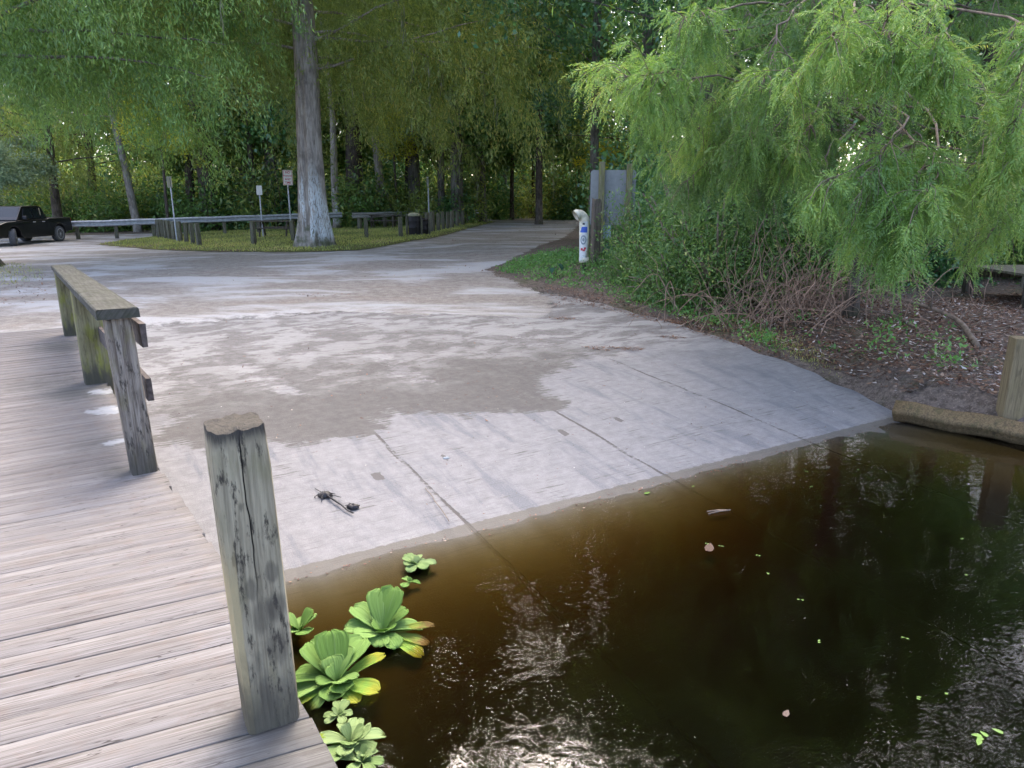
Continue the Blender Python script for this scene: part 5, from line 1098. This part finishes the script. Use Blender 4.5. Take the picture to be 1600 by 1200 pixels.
# washed-up weed on the ramp
def lump(b, c, sx, sy, sz, seed, tint=.5):
    r = random.Random(seed); n, m_ = 18, 8; vs = [c + Vector((sx * math.sin(PI * i / m_) * math.cos(2 * PI * k / n) * (1 + r.uniform(-.3, .3)), sy * math.sin(PI * i / m_) * math.sin(2 * PI * k / n) * (1 + r.uniform(-.3, .3)), max(-.004, sz * math.cos(PI * i / m_) * (1 + r.uniform(-.4, .4))))) for i in range(m_ + 1) for k in range(n)]
    b.add(vs, [(i * n + k, i * n + (k + 1) % n, (i + 1) * n + (k + 1) % n, (i + 1) * n + k) for i in range(m_) for k in range(n)], tint)
def on_ramp_pt(x, y):
    z = ZW + .05
    for _ in range(12):
        p = G(x, y, z); z = float(zramp(cs(p.x, p.y)[1])) + .022
    p.z = z; return p
b = MB(); rv.seed(2); p1 = on_ramp_pt(508, 775); lump(b, p1, .055, .04, .035, 1)
for k in range(14): b.tube(soft(squig(p1, p1 + Vector((rv.gauss(0, .06), rv.gauss(0, .05), .006)), .02, 5, .012)), .003, 4)
b.tube(soft(squig(p1 + Vector((0, 0, .012)), on_ramp_pt(551, 803) + Vector((0, 0, .008)), .01, 8, .006)), [.008] * 5 + [.006] * 4, 6)
tag(b.build('washed_up_weed', M['muck'], None, True), 'black rotten water plant with a long stalk stranded on the concrete ramp', 'dead plant')
b = MB(); p2 = on_ramp_pt(552, 792); lump(b, p2, .05, .032, .022, 5)
for k in range(10): b.tube(soft(squig(p2, p2 + Vector((rv.gauss(0, .04), rv.gauss(0, .035), .005)), .012, 5, .008)), .0025, 4)
tag(b.build('washed_up_weed', M['muck'], None, True), 'rounder black dead weed clump at the stalk end on the concrete ramp', 'dead plant')
b = MB(); p3 = on_ramp_pt(665, 764); e3 = on_ramp_pt(702, 815); b.tube(soft(squig(p3 + Vector((0, 0, .004)), e3 + Vector((0, 0, .004)), .004, 10, .006)), .003, 5); tag(b.build('grass_stem', M['twig'], None, True), 'thin dry stem lying beside the first crack of the ramp', 'stem')
p3 = on_ramp_pt(697, 716); b = MB(); lump(b, p3, .03, .02, .012, 9); tag(b.build('pebble', M['greyp'], None, True), 'small pale grey pebble on the concrete between the first two cracks', 'pebble')
# odds and ends floating on the water
def floater(name, label, cat, x, y, L, mat, az, n=1, group=None, tint=.5):
    q = wp_(x, y) + Vector((0, 0, .004)); b = MB(); r = random.Random(int(x))
    for k in range(n):
        vs, fs = spoon(L * r.uniform(.7, 1), L * .5, .1, 3, .04, 6, 4, heart, 0, k); Rm = Matrix.Rotation(az + k * .5, 3, 'Z'); o_ = Vector((r.gauss(0, L * .5), r.gauss(0, L * .5), .001 * k)) if k else Vector()
        b.add([Rm @ v + q + o_ for v in vs], fs, tint)
    return tag(b.build(name, mat, None, True), label, cat, group)
floater('floating_leaf', 'brown dead leaf floating in the middle of the water', 'leaf', 1107, 862, .13, M['litter'], 1.2, 1, None, .12)
floater('floating_leaf', 'bright green sprig floating in the bottom right corner of the water', 'leaf', 1543, 1152, .05, M['lettuce'], 2.0, 5, None, .8)
floater('floating_leaf', 'small green leaf on the water just below the second ramp crack', 'leaf', 1007, 772, .06, M['lettuce'], .4)
floater('floating_leaf', 'reddish brown narrow leaf floating low in the middle of the water', 'leaf', 1226, 1120, .06, M['litter'], .9, 1, None, .08)
b = MB(); a = wp_(1107, 804); e = wp_(1141, 798)
for k in range(2): b.tube([a + Vector((0, .04 * k, .006)), (a + e) / 2 + Vector((0, .02 * k, .012)), e + Vector((0, .0, .006))], .006, 5)
tag(b.build('floating_twig', M['twig'], None, True), 'pale forked twig floating right of the submerged second crack', 'twig')
b = MB(); a = wp_(1465, 655) + Vector((0, 0, .05)); e = a + Vector((.28, .05, .2)); b.tube(soft(squig(a, e, .02, 6, .015)), [.008 - .0008 * k for k in range(7)], 5); b.tube(soft(squig(a + (e - a) * .5, e + Vector((.06, 0, -.1)), .0, 5, .01)), .003, 4); tag(b.build('floating_twig', M['twig_pale'], None, True), 'pale twig sticking up beside the bank timber', 'twig')
GD = 'specks of duckweed on the water'
for i, (x, y) in enumerate(((1185, 869), (1201, 898), (1256, 939), (1107, 850), (1123, 853), (1278, 1005), (1505, 843), (1512, 899), (1478, 1083), (1416, 998), (1340, 735), (1262, 738), (1085, 760), (1600, 1010), (1432, 1092), (1268, 761))):
    floater('duckweed', 'tiny bright green duckweed speck floating on the dark water', 'duckweed', x, y, .022, M['lettuce'], i * 1.3, 2, GD, .8)
